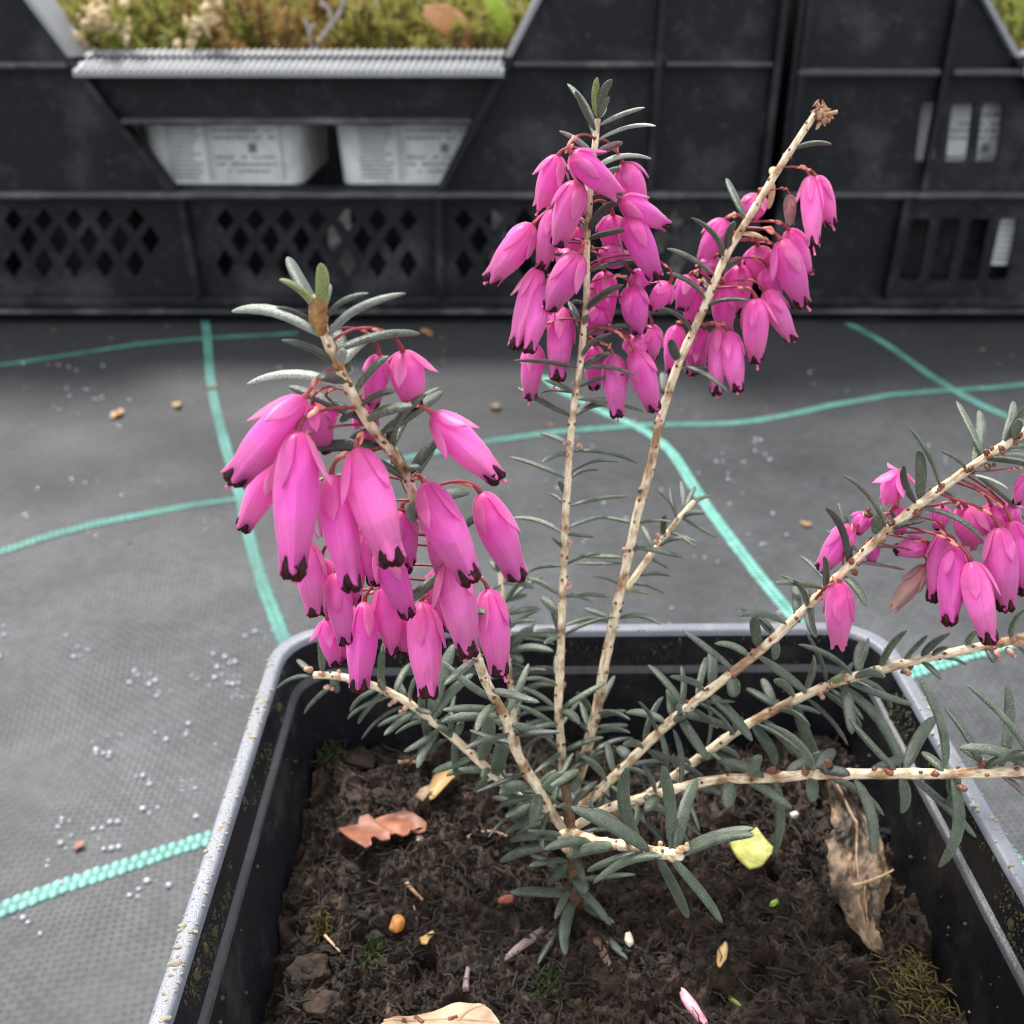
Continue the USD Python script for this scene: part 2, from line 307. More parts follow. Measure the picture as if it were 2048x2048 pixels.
simple('droplet', (0.20, 0.21, 0.24), (0.46, 0.475, 0.52), 1200, rough=0.14, spec=0.8)
simple('stripe', (0.12, 0.37, 0.31), (0.21, 0.54, 0.46), 190, rough=0.42, spec=0.5)
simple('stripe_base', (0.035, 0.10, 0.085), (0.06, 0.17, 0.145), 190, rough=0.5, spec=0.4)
simple('stripe_far', (0.05, 0.16, 0.135), (0.11, 0.33, 0.28), 60, rough=0.5, spec=0.4)  # duller green for the stripes nearer the crates
simple('leaf_red', (0.15, 0.045, 0.022), (0.37, 0.14, 0.075), 220, rough=0.55, bump=0.5, bdist=0.0004)
simple('leaf_redback', (0.16, 0.045, 0.022), (0.30, 0.10, 0.05), 260, rough=0.55, bump=0.5, bdist=0.0004)
simple('leaf_tan', (0.24, 0.155, 0.095), (0.50, 0.38, 0.26), 220, rough=0.5, bump=0.5, bdist=0.0004)
simple('leaf_dry', (0.032, 0.022, 0.015), (0.31, 0.205, 0.125), 260, rough=0.6, bump=0.9, bdist=0.0007, lo=0.42, hi=0.62, detail=7.0)
simple('leaf_ochre', (0.24, 0.13, 0.045), (0.46, 0.29, 0.11), 300, rough=0.5, bump=0.4)
simple('leaf_yellow', (0.22, 0.22, 0.03), (0.60, 0.58, 0.17), 420, rough=0.5, bump=0.4)
simple('vein', (0.30, 0.18, 0.10), (0.40, 0.26, 0.16), 300, rough=0.6)
simple('orange_bit', (0.30, 0.10, 0.02), (0.62, 0.28, 0.06), 700, rough=0.5)
simple('seed_tan', (0.45, 0.24, 0.08), (0.62, 0.42, 0.20), 700, rough=0.45)
simple('seed_cream', (0.55, 0.50, 0.38), (0.72, 0.68, 0.58), 700, rough=0.45)
simple('bit_green', (0.22, 0.36, 0.05), (0.40, 0.52, 0.12), 700, rough=0.45)
simple('bit_red', (0.36, 0.09, 0.05), (0.48, 0.16, 0.10), 700, rough=0.5)
simple('petal_lying', (0.72, 0.22, 0.32), (0.84, 0.42, 0.50), 700, rough=0.4)
simple('twig', (0.18, 0.09, 0.045), (0.38, 0.22, 0.12), 600, rough=0.65)
simple('white_print', (0.44, 0.45, 0.45), (0.66, 0.67, 0.66), 60, rough=0.45)
simple('print_ink', (0.10, 0.10, 0.11), (0.20, 0.20, 0.21), 300, rough=0.5)
simple('brown_leaf_far', (0.30, 0.12, 0.04), (0.48, 0.24, 0.10), 120, rough=0.55)
simple('lime_leaf_far', (0.28, 0.42, 0.04), (0.45, 0.60, 0.10), 120, rough=0.45)
simple('grey_twig', (0.20, 0.18, 0.17), (0.36, 0.33, 0.30), 300, rough=0.7)

# woven ground fabric: flat tapes over and under, pitch about 1.35 mm, unevenly soiled, toned darker towards the crates
WP = 0.00140
ROT = math.radians(9.0)
def weave():
    n = {'g': ('geometry', {}), 'w': ('noise_texture', {'scale': 9.0, 'detail': 2.0}), 'ws': ('vector_math', {'math_type': 'scale', 'scale': 0.020}), 'ad': ('vector_math', {'math_type': 'add'}),
         'mp': ('mapping', {'rotation': (0, 0, -ROT), 'scale': (math.pi/WP, math.pi/WP, 0)}), 's': ('separate_xyz', {}),
         'sx': ('math', {'math_type': 'sine'}), 'sy': ('math', {'math_type': 'sine'}), 'ab': ('math', {'math_type': 'multiply'}),
         'ax': ('math', {'math_type': 'absolute'}), 'ay': ('math', {'math_type': 'absolute'}), 'cr': ('math', {'math_type': 'maximum'}),
         'hh': ('math', {'math_type': 'multiply_add', 'value2': 0.5, 'value3': 0.5}),
         'hole': ('map_range', {'from_min': 0.40, 'from_max': 0.80, 'to_min': 0.0, 'to_max': 1.0, 'clamp': True}),
         'hv': ('noise_texture', {'scale': 55.0, 'detail': 3.0}), 'hvr': ('map_range', {'from_min': 0.35, 'from_max': 0.65, 'to_min': 0.35, 'to_max': 1.0, 'clamp': True}),
         'hm': ('math', {'math_type': 'multiply'}), 'hinv': ('math', {'math_type': 'subtract', 'value1': 1.0}),
         'row': ('math', {'math_type': 'multiply_add', 'value2': 0.35, 'value3': 0.0}), 'ht': ('math', {'math_type': 'add'}),
         'd': ('noise_texture', {'scale': 16.0, 'detail': 6.0, 'roughness': 0.65}), 'dr': ('rgb_ramp', {'ramp': [(0.28, (0.036, 0.036, 0.038)), (0.48, (0.062, 0.064, 0.068)), (0.72, (0.100, 0.104, 0.112))]}),
         'd2': ('noise_texture', {'scale': 300.0, 'detail': 4.0, 'roughness': 0.7}), 'dr2': ('rgb_ramp', {'ramp': [(0.35, (0.80,)*3), (0.65, (1.15,)*3)]}), 'mm': ('mix', {'mix_type': 'multiply', 'fac': 1.0}),
         'mh': ('mix', {'color1': (0.012, 0.012, 0.012)}),
         'y': ('separate_xyz', {}), 'far': ('map_range', {'from_min': 0.19, 'from_max': 0.42, 'to_min': 0.0, 'to_max': 1.0, 'clamp': True}), 'far_tone': ('mix', {'color2': (0.020, 0.020, 0.0205)}),  # base colour darkens with distance towards the crates
         'bp': ('bump', {'strength': 0.42, 'distance': 0.00022}), 'p': ('principled_bsdf', {'roughness': 0.55, 'specular_ior_level': 0.26})}
    l = [('g.position', 'w.vector'), ('w.color', 'ws.vector1'), ('g.position', 'ad.vector1'), ('ws.vector', 'ad.vector2'), ('ad.vector', 'mp.vector'), ('mp.vector', 's.vector'), ('s.x', 'sx.value1'), ('s.y', 'sy.value1'),
         ('sx.value', 'ab.value1'), ('sy.value', 'ab.value2'), ('ab.value', 'hh.value1'), ('sx.value', 'ax.value1'), ('sy.value', 'ay.value1'), ('ax.value', 'cr.value1'), ('ay.value', 'cr.value2'), ('cr.value', 'hole.value'),
         ('g.position', 'hv.vector'), ('hv.fac', 'hvr.value'), ('hole.result', 'hinv.value2'), ('hinv.value', 'hm.value1'), ('hvr.result', 'hm.value2'),
         ('ay.value', 'row.value1'), ('hh.value', 'row.value3'), ('row.value', 'bp.height'),
         ('g.position', 'd.vector'), ('d.fac', 'dr.fac'), ('g.position', 'd2.vector'), ('d2.fac', 'dr2.fac'), ('dr.color', 'mm.color1'), ('dr2.color', 'mm.color2'),
         ('hm.value', 'hinv2.value2'), ('hinv2.value', 'mh.fac'), ('mm.color', 'mh.color2'),
         ('g.position', 'y.vector'), ('y.y', 'far.value'), ('far.result', 'dn.value1'), ('d.fac', 'dn.value2'), ('dn.value', 'far_tone.fac'), ('mh.color', 'far_tone.color1'), ('far_tone.color', 'p.base_color'), ('bp.normal', 'p.normal')]
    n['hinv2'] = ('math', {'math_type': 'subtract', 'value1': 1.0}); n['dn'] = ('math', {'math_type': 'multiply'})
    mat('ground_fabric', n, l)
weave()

# ================================================================ SETTING: ground fabric with its green stripes
YC = on_z(px('F', 966, 602), 0)[1]           # the crates' front faces stand here
POT_Z = H - 0.0767                            # pot rim
POT_C = np.array([0.0098, 0.0681]); POT_A = 0.0405; POT_YAW = math.radians(0.8)
def gz(x, y):
    x, y = np.asarray(x, float), np.asarray(y, float)
    p = np.stack([x*9, y*9, np.zeros_like(x)+3.3], -1)
    q = np.stack([x*26, y*26, np.zeros_like(x)+1.3], -1)
    w = np.clip((np.hypot(x - POT_C[0], (y - POT_C[1])) - 0.05)/0.06, 0, 1)*np.clip((YC - 0.03 - y)/0.08, 0, 1)*np.clip((1.5-np.abs(x))/1.0, 0, 1)*np.clip((y+1.0)/0.8, 0, 1)
    return ((fbm(p, 2, 5)-0.5)*0.013 + (fbm(q, 2, 9)-0.5)*0.0045)*w - 0.0018*w
def spaced(a, b, n, far, m):
    mid = np.linspace(a, b, n); st = mid[1]-mid[0]
    g = st*np.cumsum(np.geomspace(1, 1, m)); k = np.geomspace(st, far, m)
    return np.r_[(a - k)[::-1], mid, b + k]
gx, gy = spaced(-0.5, 0.5, 261, 40, 26), spaced(-0.1, 0.6, 201, 40, 26)
X, Y = np.meshgrid(gx, gy)
gv = np.stack([X, Y, gz(X, Y)], -1).reshape(-1, 3)
nx_ = len(gx); i = (np.arange(len(gy)-1)[:, None]*nx_ + np.arange(nx_-1)[None]).ravel()
gf = np.vstack([np.stack([i, i+1, i+nx_+1], 1), np.stack([i, i+nx_+1, i+nx_], 1)])
GROUND = '/World/ground'; BASE[GROUND] = np.zeros(3)
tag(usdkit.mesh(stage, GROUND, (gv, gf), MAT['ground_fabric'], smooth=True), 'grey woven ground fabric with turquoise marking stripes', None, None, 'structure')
taken[('/World', 'ground')] = 1
def on_ground(p):
    z = 0.0
    for _ in range(6):
        q = on_z(p, z); z = float(gz(q[0], q[1]))
    return q
STRIPES = [[(-90, 1750), (0, 1718), (100, 1680), (190, 1650), (280, 1620), (375, 1588), (600, 1515), (1000, 1420), (1500, 1330), (1700, 1277), (1790, 1248), (1900, 1216), (2010, 1184)],
           [(-90, 1068), (0, 1042), (100, 1010), (200, 985), (330, 960), (460, 940), (620, 905), (780, 862), (930, 832), (1090, 812), (1240, 802), (1370, 800), (1480, 785), (1600, 760), (1720, 742), (2010, 710)],
           [(-90, 705), (0, 690), (120, 672), (250, 652), (370, 640), (480, 634), (560, 629)],
           [(386, 606), (393, 660), (400, 735), (415, 800), (432, 862), (450, 920), (462, 975), (480, 1050), (500, 1115), (527, 1185), (600, 1400)],
           [(1030, 712), (1160, 788), (1240, 830), (1285, 880), (1330, 950), (1400, 1045), (1480, 1145), (1650, 1340), (1855, 1560), (1990, 1715)],
           [(1600, 612), (1700, 670), (1800, 737), (1880, 778), (1990, 825)]]
dome9 = None
def stitch(c, t, s, hw, hl, h):
    """A raised flat stitch, a low pillow of 18 triangles."""
    g = np.array([-1, -0.5, 0.5, 1]); A, B = np.meshgrid(g, g); hgt = np.where((np.abs(A) < 1) & (np.abs(B) < 1), h, 0)
    A = A*np.where(np.abs(B) < 1, 1, 0.8)
    v = c + A.ravel()[:, None]*t*hl + B.ravel()[:, None]*s*hw + np.array([0, 0, 1.0])*hgt.ravel()[:, None]
    i = np.array([r*4 + q for r in range(3) for q in range(3)])
    return v, np.vstack([np.stack([i, i+1, i+5], 1), np.stack([i, i+5, i+4], 1)])
for S in STRIPES:
    P = np.array([on_ground(px('F', *p)) for p in S])
    L = np.linalg.norm(np.diff(P, axis=0), axis=1).sum()
    P = resample(P, int(L/0.00170))
    P[:, 2] = gz(P[:, 0], P[:, 1])
    t = np.gradient(P, axis=0); t /= np.linalg.norm(t, axis=1)[:, None]
    s = np.cross([0, 0, 1.0], t)
    ms = []
    for k in range(len(P)):
        for sg in (-1, 1):
            o = P[k] + s[k]*sg*0.00100 + t[k]*(0.0004*sg) + rng.normal(0, 0.00009, 3)*[1, 1, 0]
            o[2] = gz(o[0], o[1]) + 0.00025
            ms.append(stitch(o, unit(t[k] + 0.25*s[k]), s[k], 0.00086*rng.uniform(0.85, 1.1), 0.00060*rng.uniform(0.85, 1.1), 0.00032))
    # the tape the stitches sit on
    wv = np.vstack([P + s*0.0016, P - s*0.0016]); wv[:, 2] = gz(wv[:, 0], wv[:, 1]) + 0.00022
    k = np.arange(len(P)-1); n = len(P)
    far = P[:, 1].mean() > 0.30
    gs = part(GROUND, 'green_stripe', join(ms), 'stripe_far' if far else 'stripe', smooth=True)
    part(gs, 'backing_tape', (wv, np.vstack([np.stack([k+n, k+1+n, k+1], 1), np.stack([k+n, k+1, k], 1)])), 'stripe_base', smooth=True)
# pale droplets and grains caught in the weave, in clusters
dm, q0 = [], trimesh.creation.icosphere(subdivisions=1)
cr_, sr_ = math.cos(ROT), math.sin(ROT)
for a in range(-260, 260):
    for b in range(-20, 420):
        x, y = a*WP, b*WP
        x, y = x*cr_ - y*sr_, x*sr_ + y*cr_
        y += 0.04
        if not (-0.24 < x < 0.24 and 0.06 < y < 0.40) or (abs(x - POT_C[0]) < 0.043 and y < 0.115): continue
        m = fbm(np.array([x*38, y*38, 0.7]), 2, 21)
        m2 = float(fbm(np.array([x*120 + 3*y*40, y*130, 2.2]), 3, 31))
        if m > 0.55 and m2 > 0.575 and rng.random() < (0.24 if x < -0.04 and y < 0.20 else 0.05):
            r = WP*rng.uniform(0.16, 0.50)
            dm.append((q0.vertices*[r, r, r*0.7] + [x + rng.normal(0, WP*0.1), y + rng.normal(0, WP*0.1), float(gz(x, y)) + r*0.45], q0.faces))
solo('droplets', join(dm), 'droplet', 'pale droplets and grains beaded in the weave of the grey ground fabric', 'droplets', kind='stuff', smooth=True)
gm = []
for _ in range(260):
    x, y = rng.uniform(-0.3, 0.3), rng.uniform(0.14, YC)
    if rng.random() > (y/YC)**2 or (abs(x - POT_C[0]) < 0.043 and y < 0.115): continue
    r = rng.uniform(0.0003, 0.0009)
    gm.append(ball([x, y, float(gz(x, y)) + r*0.3], [r*rng.uniform(0.7, 1.8), r, r*0.5], 1, None, int(rng.integers(99)), 0.5))
solo('grit', join(gm), 'grit', 'brown grit and crumbs scattered on the ground fabric before the crates', 'grit', kind='stuff')
# small leaf crumbs on the fabric
for (r_, x, y, s_, m_, lab) in [('F', 222, 785, 0.0040, 'leaf_ochre', 'small ochre leaf crumb on the fabric, left one of the pair between two stripes'), ('F', 338, 768, 0.0032, 'leaf_ochre', 'small dull yellow crumb on the fabric just left of the long green stripe'),
                             ('F', 403, 733, 0.0036, 'leaf_dry', 'brown crumb lying on the green stripe at the left'), ('F', 805, 632, 0.0042, 'leaf_ochre', 'yellow leaf crumb on the fabric below the crate, right of the bud tip'),
                             ('F', 935, 772, 0.0030, 'leaf_dry', 'brown crumb on the fabric between the two pink flower heads'), ('F', 1520, 992, 0.0022, 'leaf_ochre', 'tiny orange crumb on the fabric behind the right branch'),
                             ('F', 150, 1602, 0.0015, 'leaf_red', 'tiny reddish crumb among the droplets above the nearest stripe'), ('F', 1560, 1290, 0.0014, 'leaf_yellow', 'tiny yellow-green crumb on the fabric behind the right rim of the pot')]:
    c = on_ground(px(r_, x, y))
    a = np.sort(rng.uniform(0, 2*np.pi, 9)); s_ = s_*0.72; rr = s_*rng.uniform(0.5, 1.0, 9)
    poly = Polygon(np.stack([c[0] + rr*np.cos(a), c[1] + rr*np.sin(a)*1.2], 1)).buffer(s_*0.15)
    solo('leaf_crumb', sheet(poly, lambda x, y: gz(x, y) + 0.0006 + 0.8*s_*(fbm(np.stack([x*300, y*300, x*0], -1), 2, 3)-0.3), 0.0003, s_*0.35), m_, lab, 'leaf crumb')

# ================================================================ CRATES
def cp(x, y, reg='F', yy=None):
    p = on_y(px(reg, x, y), YC if yy is None else yy); return np.array([p[0], p[2]])
def zc(y): return cp(966, y)[1]
TOP = 0.186
DEPTH = 0.30
def slope_x(p, q, z):
    a, b = cp(*p), cp(*q); return a[0] + (b[0]-a[0])*(z - a[1])/(b[1]-a[1])
def crate(label, xl, xr, sl, sr, holes, ribs, low_ribs, tower_ledges):
    """xl, xr: ends; sl, sr: functions z -> x of the two slopes of the handle notch."""
    c = thing('plant_crate', ((xl+xr)/2, YC + DEPTH/2, 0), label, 'crate', 'black nursery crates at the back')
    zb, zl0, zl1 = zc(106), zc(352), zc(231)
    zmid = zc(372)
    wall = sbox(xl, 0.0055, xr, TOP)
    wall = wall.difference(Polygon([(sl(zb), zb), (sr(zb), zb), (sr(TOP+0.01), TOP+0.01), (sl(TOP+0.01), TOP+0.01)]))
    g = 0.003
    wall = wall.difference(Polygon([(sl(zl0)+g, zl0), (sr(zl0)-g, zl0), (sr(zl1)-g, zl1), (sl(zl1)+g, zl1)]))
    for h in holes: wall = wall.difference(h)
    part(c, 'front_wall', extrude(wall, YC, YC + 0.0025), 'crate_plastic')
    e = 0.0011
    # horizontal ledges that run across the front
    part(c, 'ledge', boxm(xl, xr, YC - 0.008, YC - 0.0001, zc(370), zc(358), e), 'crate_edge_lit')
    part(c, 'base_flange', boxm(xl, xr, YC - 0.009, YC - 0.0001, 0.0050, zc(576), e), 'crate_edge_lit')
    part(c, 'base_step', boxm(xl, xr, YC - 0.0045, YC - 0.0001, zc(576) + 0.0003, zc(556), e), 'crate_plastic')
    for (a, b, za, zb_) in tower_ledges:
        part(c, 'ledge', boxm(a, b, YC - 0.007, YC - 0.0001, za, zb_, e), 'crate_edge_lit')
    for (a, za, b, zb_, w, d) in ribs + low_ribs:      # ribs from (a, za) down to (b, zb)
        part(c, 'rib', hull([[a + s*w/2, y, za] for s in (-1, 1) for y in (YC - d, YC - 0.0001)] + [[b + s*w/2, y, zb_] for s in (-1, 1) for y in (YC - d, YC - 0.0001)]), 'crate_plastic')
    # the notch: sloped flanges above the grip, sloped ridges beside the opening, the grip and its lip
    for f_, sg in ((sl, 1), (sr, -1)):
        x0, x1 = f_(zb), f_(TOP)
        part(c, 'notch_flange', hull([[x + o*sg, y, z] for x, z in ((x0, zb), (x1, TOP)) for o in (0.0003, 0.0028) for y in (YC - 0.004, YC + 0.020)]), 'grip_plastic_lit')
        x0, x1 = f_(zc(362)), f_(zb - 0.001)
        part(c, 'notch_ridge', hull([[x + o*sg, y, z] for x, z in ((x0, zc(358)+0.0004), (x1, zb - 0.001)) for o in (-0.0012, 0.0022) for y in (YC - 0.006, YC - 0.0001)]), 'crate_plastic')
    xa, xb = sl(zb) + 0.0035, sr(zb) - 0.0035
    za, zbt = zc(141), zc(112)
    part(c, 'grip', hull([[x, y, z] for x in (xa, xb) for y, z in ((YC - 0.010, za), (YC - 0.010, za + 0.0022), (YC + 0.010, zbt + 0.0025), (YC + 0.014, zbt), (YC + 0.006, za))]), 'grip_plastic_lit')
    rd = []
    n = int((xb - xa)/0.0030)
    for k in range(n):
        x = xa + 0.003 + (xb - xa - 0.006)*k/(n-1)
        rd.append(hull([[x + s*0.0006 + o, y, z + u] for s in (-1, 1) for o, y, z in ((0, YC - 0.0097, za + 0.0022), (0.0022, YC + 0.009, zbt + 0.0024)) for u in (-0.0004, 0.0010)]))
    part(c, 'grip_ridges', join(rd), 'grip_plastic_lit', kind='stuff')
    part(c, 'grip_lip', boxm(sl(zc(225)) + 0.003, sr(zc(225)) - 0.003, YC - 0.008, YC - 0.0001, zc(232), zc(220), e), 'crate_edge_lit')
    # the rest of the box
    for x0, x1 in ((xl, xl + 0.0025), (xr - 0.0025, xr)):
        part(c, 'side_wall', extrude_x([(YC + 0.0026, 0.004), (YC + DEPTH - 0.0026, 0.004), (YC + DEPTH - 0.0026, TOP), (YC + DEPTH - 0.06, TOP), (YC + DEPTH - 0.10, TOP*0.62), (YC + 0.10, TOP*0.62), (YC + 0.06, TOP), (YC + 0.0026, TOP)], x0, x1), 'crate_plastic')
    part(c, 'back_wall', boxm(xl, xr, YC + DEPTH - 0.0025, YC + DEPTH, 0.0, TOP*0.62, 0), 'crate_plastic')
    part(c, 'floor', boxm(xl + 0.0026, xr - 0.0026, YC + 0.0026, YC + DEPTH - 0.0026, 0.001, 0.0035, 0), 'crate_plastic')
    return c
def diamond(x, y, reg, w=62, h=92):
    return Polygon([cp(x, y-h/2, reg), cp(x+w/2, y, reg), cp(x, y+h/2, reg), cp(x-w/2, y, reg)])
holes = []
for y, off in ((830, 0), (905, 0.5), (995, 0)):
    for a, b in ((20, 650), (820, 1610), (1720, 2640)):
        x = a + (57 if off else 0) + 30
        while x < b - 30:
            holes.append(diamond(x, y, 'R1', 72, 92 if y == 830 else 114)); x += 115
LX0, LX1 = cp(-270, 600)[0], cp(1412, 600)[0]
sl = lambda z: slope_x((100, 62), (330, 365), z)
sr = lambda z: slope_x((985, 70), (832, 365), z)
r1 = cp(1228, 350)[0]
crate('black plastic nursery crate with diamond holes and a wide grip notch, holding white pots', LX0, LX1, sl, sr, holes,
      [(r1, TOP - 0.001, cp(1224, 350)[0], zc(357) + 0.0003, 0.0030, 0.0045), (LX1 - 0.0016, TOP - 0.001, LX1 - 0.0016, zc(357) + 0.0003, 0.0030, 0.006)],
      [(cp(345, 372)[0], zc(371), cp(378, 555)[0], zc(555) + 0.0003, 0.0032, 0.0055), (cp(829, 372)[0], zc(371), cp(832, 555)[0], zc(555) + 0.0003, 0.0032, 0.0055)],
      [(LX0, sl(zc(118)) - 0.0015, zc(128), zc(116)), (sr(zc(118)) + 0.0015, r1 - 0.002, zc(126), zc(115)), (r1 + 0.002, LX1 - 0.0035, zc(126), zc(115))])
RX0 = cp(1441, 600)[0]; RX1 = RX0 + (LX1 - LX0)
slots = []
def slot(x, y0, y1, w, lean):
    return Polygon([cp(x - w/2 - lean, y1, 'R2'), cp(x + w/2 - lean, y1, 'R2'), cp(x + w/2 + lean, y0, 'R2'), cp(x - w/2 + lean, y0, 'R2')]).buffer(0.0012).buffer(0)
for x in (1575, 1690, 1805): slots.append(slot(x, 400, 600, 62, 12))
for x in (1520, 1632, 1744, 1856): slots.append(slot(x, 835, 1045, 52, 22))
slR = lambda z: slope_x((1868, 35), (2052, 365), z)
w_n = sr(0.12) - sl(0.12)
srR = lambda z: slR(0.12) + w_n + (sr(z) - sr(0.12))
rr1 = cp(1760, 200)[0]; rr2 = cp(1481, 200)[0]
crate('black plastic nursery crate with upright slots in its end, right of the diamond-holed crate', RX0, RX1, slR, srR, slots,
      [(rr1 + 0.001, TOP - 0.001, cp(1738, 350)[0], zc(357) + 0.0003, 0.0030, 0.005), (rr2, TOP - 0.001, cp(1470, 350)[0], zc(357) + 0.0003, 0.0026, 0.0045), (RX0 + 0.0016, TOP - 0.001, RX0 + 0.0016, zc(357) + 0.0003, 0.0030, 0.006)],
      [(cp(1706, 372)[0], zc(371), cp(1668, 556)[0], zc(555) + 0.0003, 0.0030, 0.0055)],
      [(rr2 + 0.002, rr1 - 0.0015, zc(143), zc(128)), (rr1 + 0.0035, slR(zc(136)) - 0.0015, zc(143), zc(128))])

# white printed pots in the crates: one built, the others refer to it
def rsq(a, r, n=6):
    """Corner-rounded square, half size a."""
    pts = []
    for q, (cx, cy) in enumerate(((1, 1), (-1, 1), (-1, -1), (1, -1))):
        for k in range(n+1):
            t = (q + k/n)*math.pi/2
            pts.append([cx*(a-r) + r*math.cos(t), cy*(a-r) + r*math.sin(t)])
    return np.array(pts)
def loft(prof, C, yaw=0.0, close=False):
    """prof: list of (half size, corner radius, z). Rings of a rounded square joined up."""
    rings = []
    for a, r, z in prof:
        p = rsq(a, r); c, s = math.cos(yaw), math.sin(yaw)
        p = p @ np.array([[c, s], [-s, c]]) + C
        rings.append(np.c_[p, np.full(len(p), z)])
    k = len(rings[0]); v = np.vstack(rings); n = len(rings)
    i = np.arange(n-1)[:, None]*k; j = np.arange(k)[None]; jn = (j+1) % k
    f = np.stack([i+j, i+jn, i+k+jn, i+k+j], -1).reshape(-1, 4)
    f = np.vstack([f[:, [0, 1, 2]], f[:, [0, 2, 3]]])
    if close:
        j = np.arange(k); jn = (j+1) % k; b = (n-1)*k
        f = np.vstack([f, np.stack([b+j, b+jn, jn], 1), np.stack([b+j, jn, j], 1)])
    return v, f
pots = [(438, 'white printed pot behind the grip opening of the diamond-holed crate, left of two', -0.02), (790, 'white printed pot behind the grip opening of the diamond-holed crate, right of two', 0.10),
        (1780, 'white printed pot inside the slotted crate, seen through its upper slots', 0.04), (1925, 'white printed pot inside the slotted crate, at its far right slots', -0.05),
        (125, 'pot added to darken the diamond holes left of the first rib', 0.06), (-130, 'pot added to darken the holes at the far left end of the diamond-holed crate', -0.08), (1090, 'pot added to darken the diamond holes right of the second rib', 0.03)]  # the last three pots are added to make the holes dark
first = None
for k, (x, lab, yaw) in enumerate(pots):
    X0 = on_y(px('F', x, 300), YC + 0.022)[0]
    if first is None:
        first = thing('white_pot', (0, 0, 0), lab, 'plant pot', 'white pots standing in the crates')
        a0, a1, h = 0.031, 0.0365, 0.105
        part(first, 'body', loft([(0.001, 0.0004, 0.002), (a0, 0.006, 0.0), (a1, 0.007, h), (a1 + 0.002, 0.007, h), (a1 + 0.002, 0.007, h + 0.006), (a1, 0.006, h + 0.006), (a1 - 0.0015, 0.006, h), (a0, 0.006, h*0.85)], np.zeros(2)), 'crate_plastic', smooth=30)
        hz = lambda z: a0 + (a1 - a0)*z/h
        part(first, 'sleeve', loft([(hz(z)+0.0004, 0.0065, z) for z in (0.0565, 0.057, 0.080, 0.1035, 0.104)], np.zeros(2)), 'white_print', smooth=30)
        ink = []
        fy = lambda z: -(a0 + (a1 - a0)*z/h) - 0.0005
        def mark(x0, x1, z0, z1): ink.append(hull([[x, fy(z) - d, z] for x in (x0, x1) for z in (z0, z1) for d in (0, 0.0003)]))
        q_ = np.random.default_rng(5)
        for q in range(16):
            a_ = -0.0255 + 0.0008*q_.random(); mark(a_, -0.0095 - 0.004*q_.random(), 0.0595 + q*0.0020, 0.0602 + q*0.0020)
        mark(-0.0072, -0.0068, 0.058, 0.103); mark(-0.0072, 0.027, 0.0905, 0.0909); mark(-0.0052, -0.0050, 0.059, 0.0895); mark(0.0268, 0.0271, 0.059, 0.0895)
        for row, (z_, hh_) in enumerate([(0.094, 0.0030), (0.0985, 0.0014), (0.0860, 0.0018), (0.0825, 0.0012), (0.0795, 0.0012), (0.0765, 0.0012), (0.0680, 0.0012), (0.0650, 0.0012), (0.0620, 0.0012)]):
            x_ = -0.0035
            while x_ < 0.0235:
                l_ = 0.0008 + 0.0022*q_.random()
                if q_.random() < 0.82: mark(x_, min(x_ + l_, 0.0245), z_, z_ + hh_*(0.7 + 0.3*q_.random()))
                x_ += l_ + 0.0007
        mark(0.012, 0.0155, 0.0705, 0.0745)
        part(first, 'printing', join(ink), 'print_ink', kind='stuff')
        # compost surface inside
        part(first, 'compost', loft([(a1 - 0.002, 0.005, h*0.93), (0.001, 0.0004, h*0.95)], np.zeros(2)), 'peat')
        pr = stage.GetPrimAtPath(first)
    else:
        path = numbered('/World', 'white_pot')
        pr = UsdGeom.Xform.Define(stage, path).GetPrim()
        pr.GetReferences().AddInternalReference(first); pr.SetInstanceable(True)
    xf = UsdGeom.Xformable(pr); xf.ClearXformOpOrder()
    op = [o for o in xf.GetOrderedXformOps()]
    (UsdGeom.XformOp(pr.GetAttribute('xformOp:translate')) if pr.HasAttribute('xformOp:translate') else xf.AddTranslateOp()).Set(Gf.Vec3d(X0, YC + 0.046, 0.004))
    xf.AddRotateZOp().Set(math.degrees(yaw)) if not pr.HasAttribute('xformOp:rotateZ') else None
    xf.SetXformOpOrder([UsdGeom.XformOp(pr.GetAttribute('xformOp:translate')), UsdGeom.XformOp(pr.GetAttribute('xformOp:rotateZ'))])
    tag(pr, lab, 'plant pot', 'white pots standing in the crates')

pl_ = on_y(px('R2', 1862, 1000), YC + 0.0045); pt_ = on_y(px('R2', 1884, 822), YC + 0.0055)
lab_ = thing('plant_label', pl_, 'white printed plant label standing behind the far right lower slot of the slotted crate', 'label')
hw = 0.0085
part(lab_, 'card', hull([[p_[0] + s_*hw, p_[1] + d_, p_[2]] for p_ in (pl_, pt_) for s_ in (-1, 1) for d_ in (0, 0.0006)]), 'white_print')
im_ = []
for q in range(7):
    f_ = 0.12 + 0.12*q; o_ = pl_ + (pt_ - pl_)*f_; o2 = pl_ + (pt_ - pl_)*(f_ + 0.035)
    im_.append(hull([[p_[0] + x_, p_[1] - d_, p_[2]] for p_ in (o_, o2) for x_ in (-0.006, 0.001 + 0.0008*((q*5) % 7)) for d_ in (0.0001, 0.0004)]))
part(lab_, 'printing', join(im_), 'print_ink', kind='stuff')

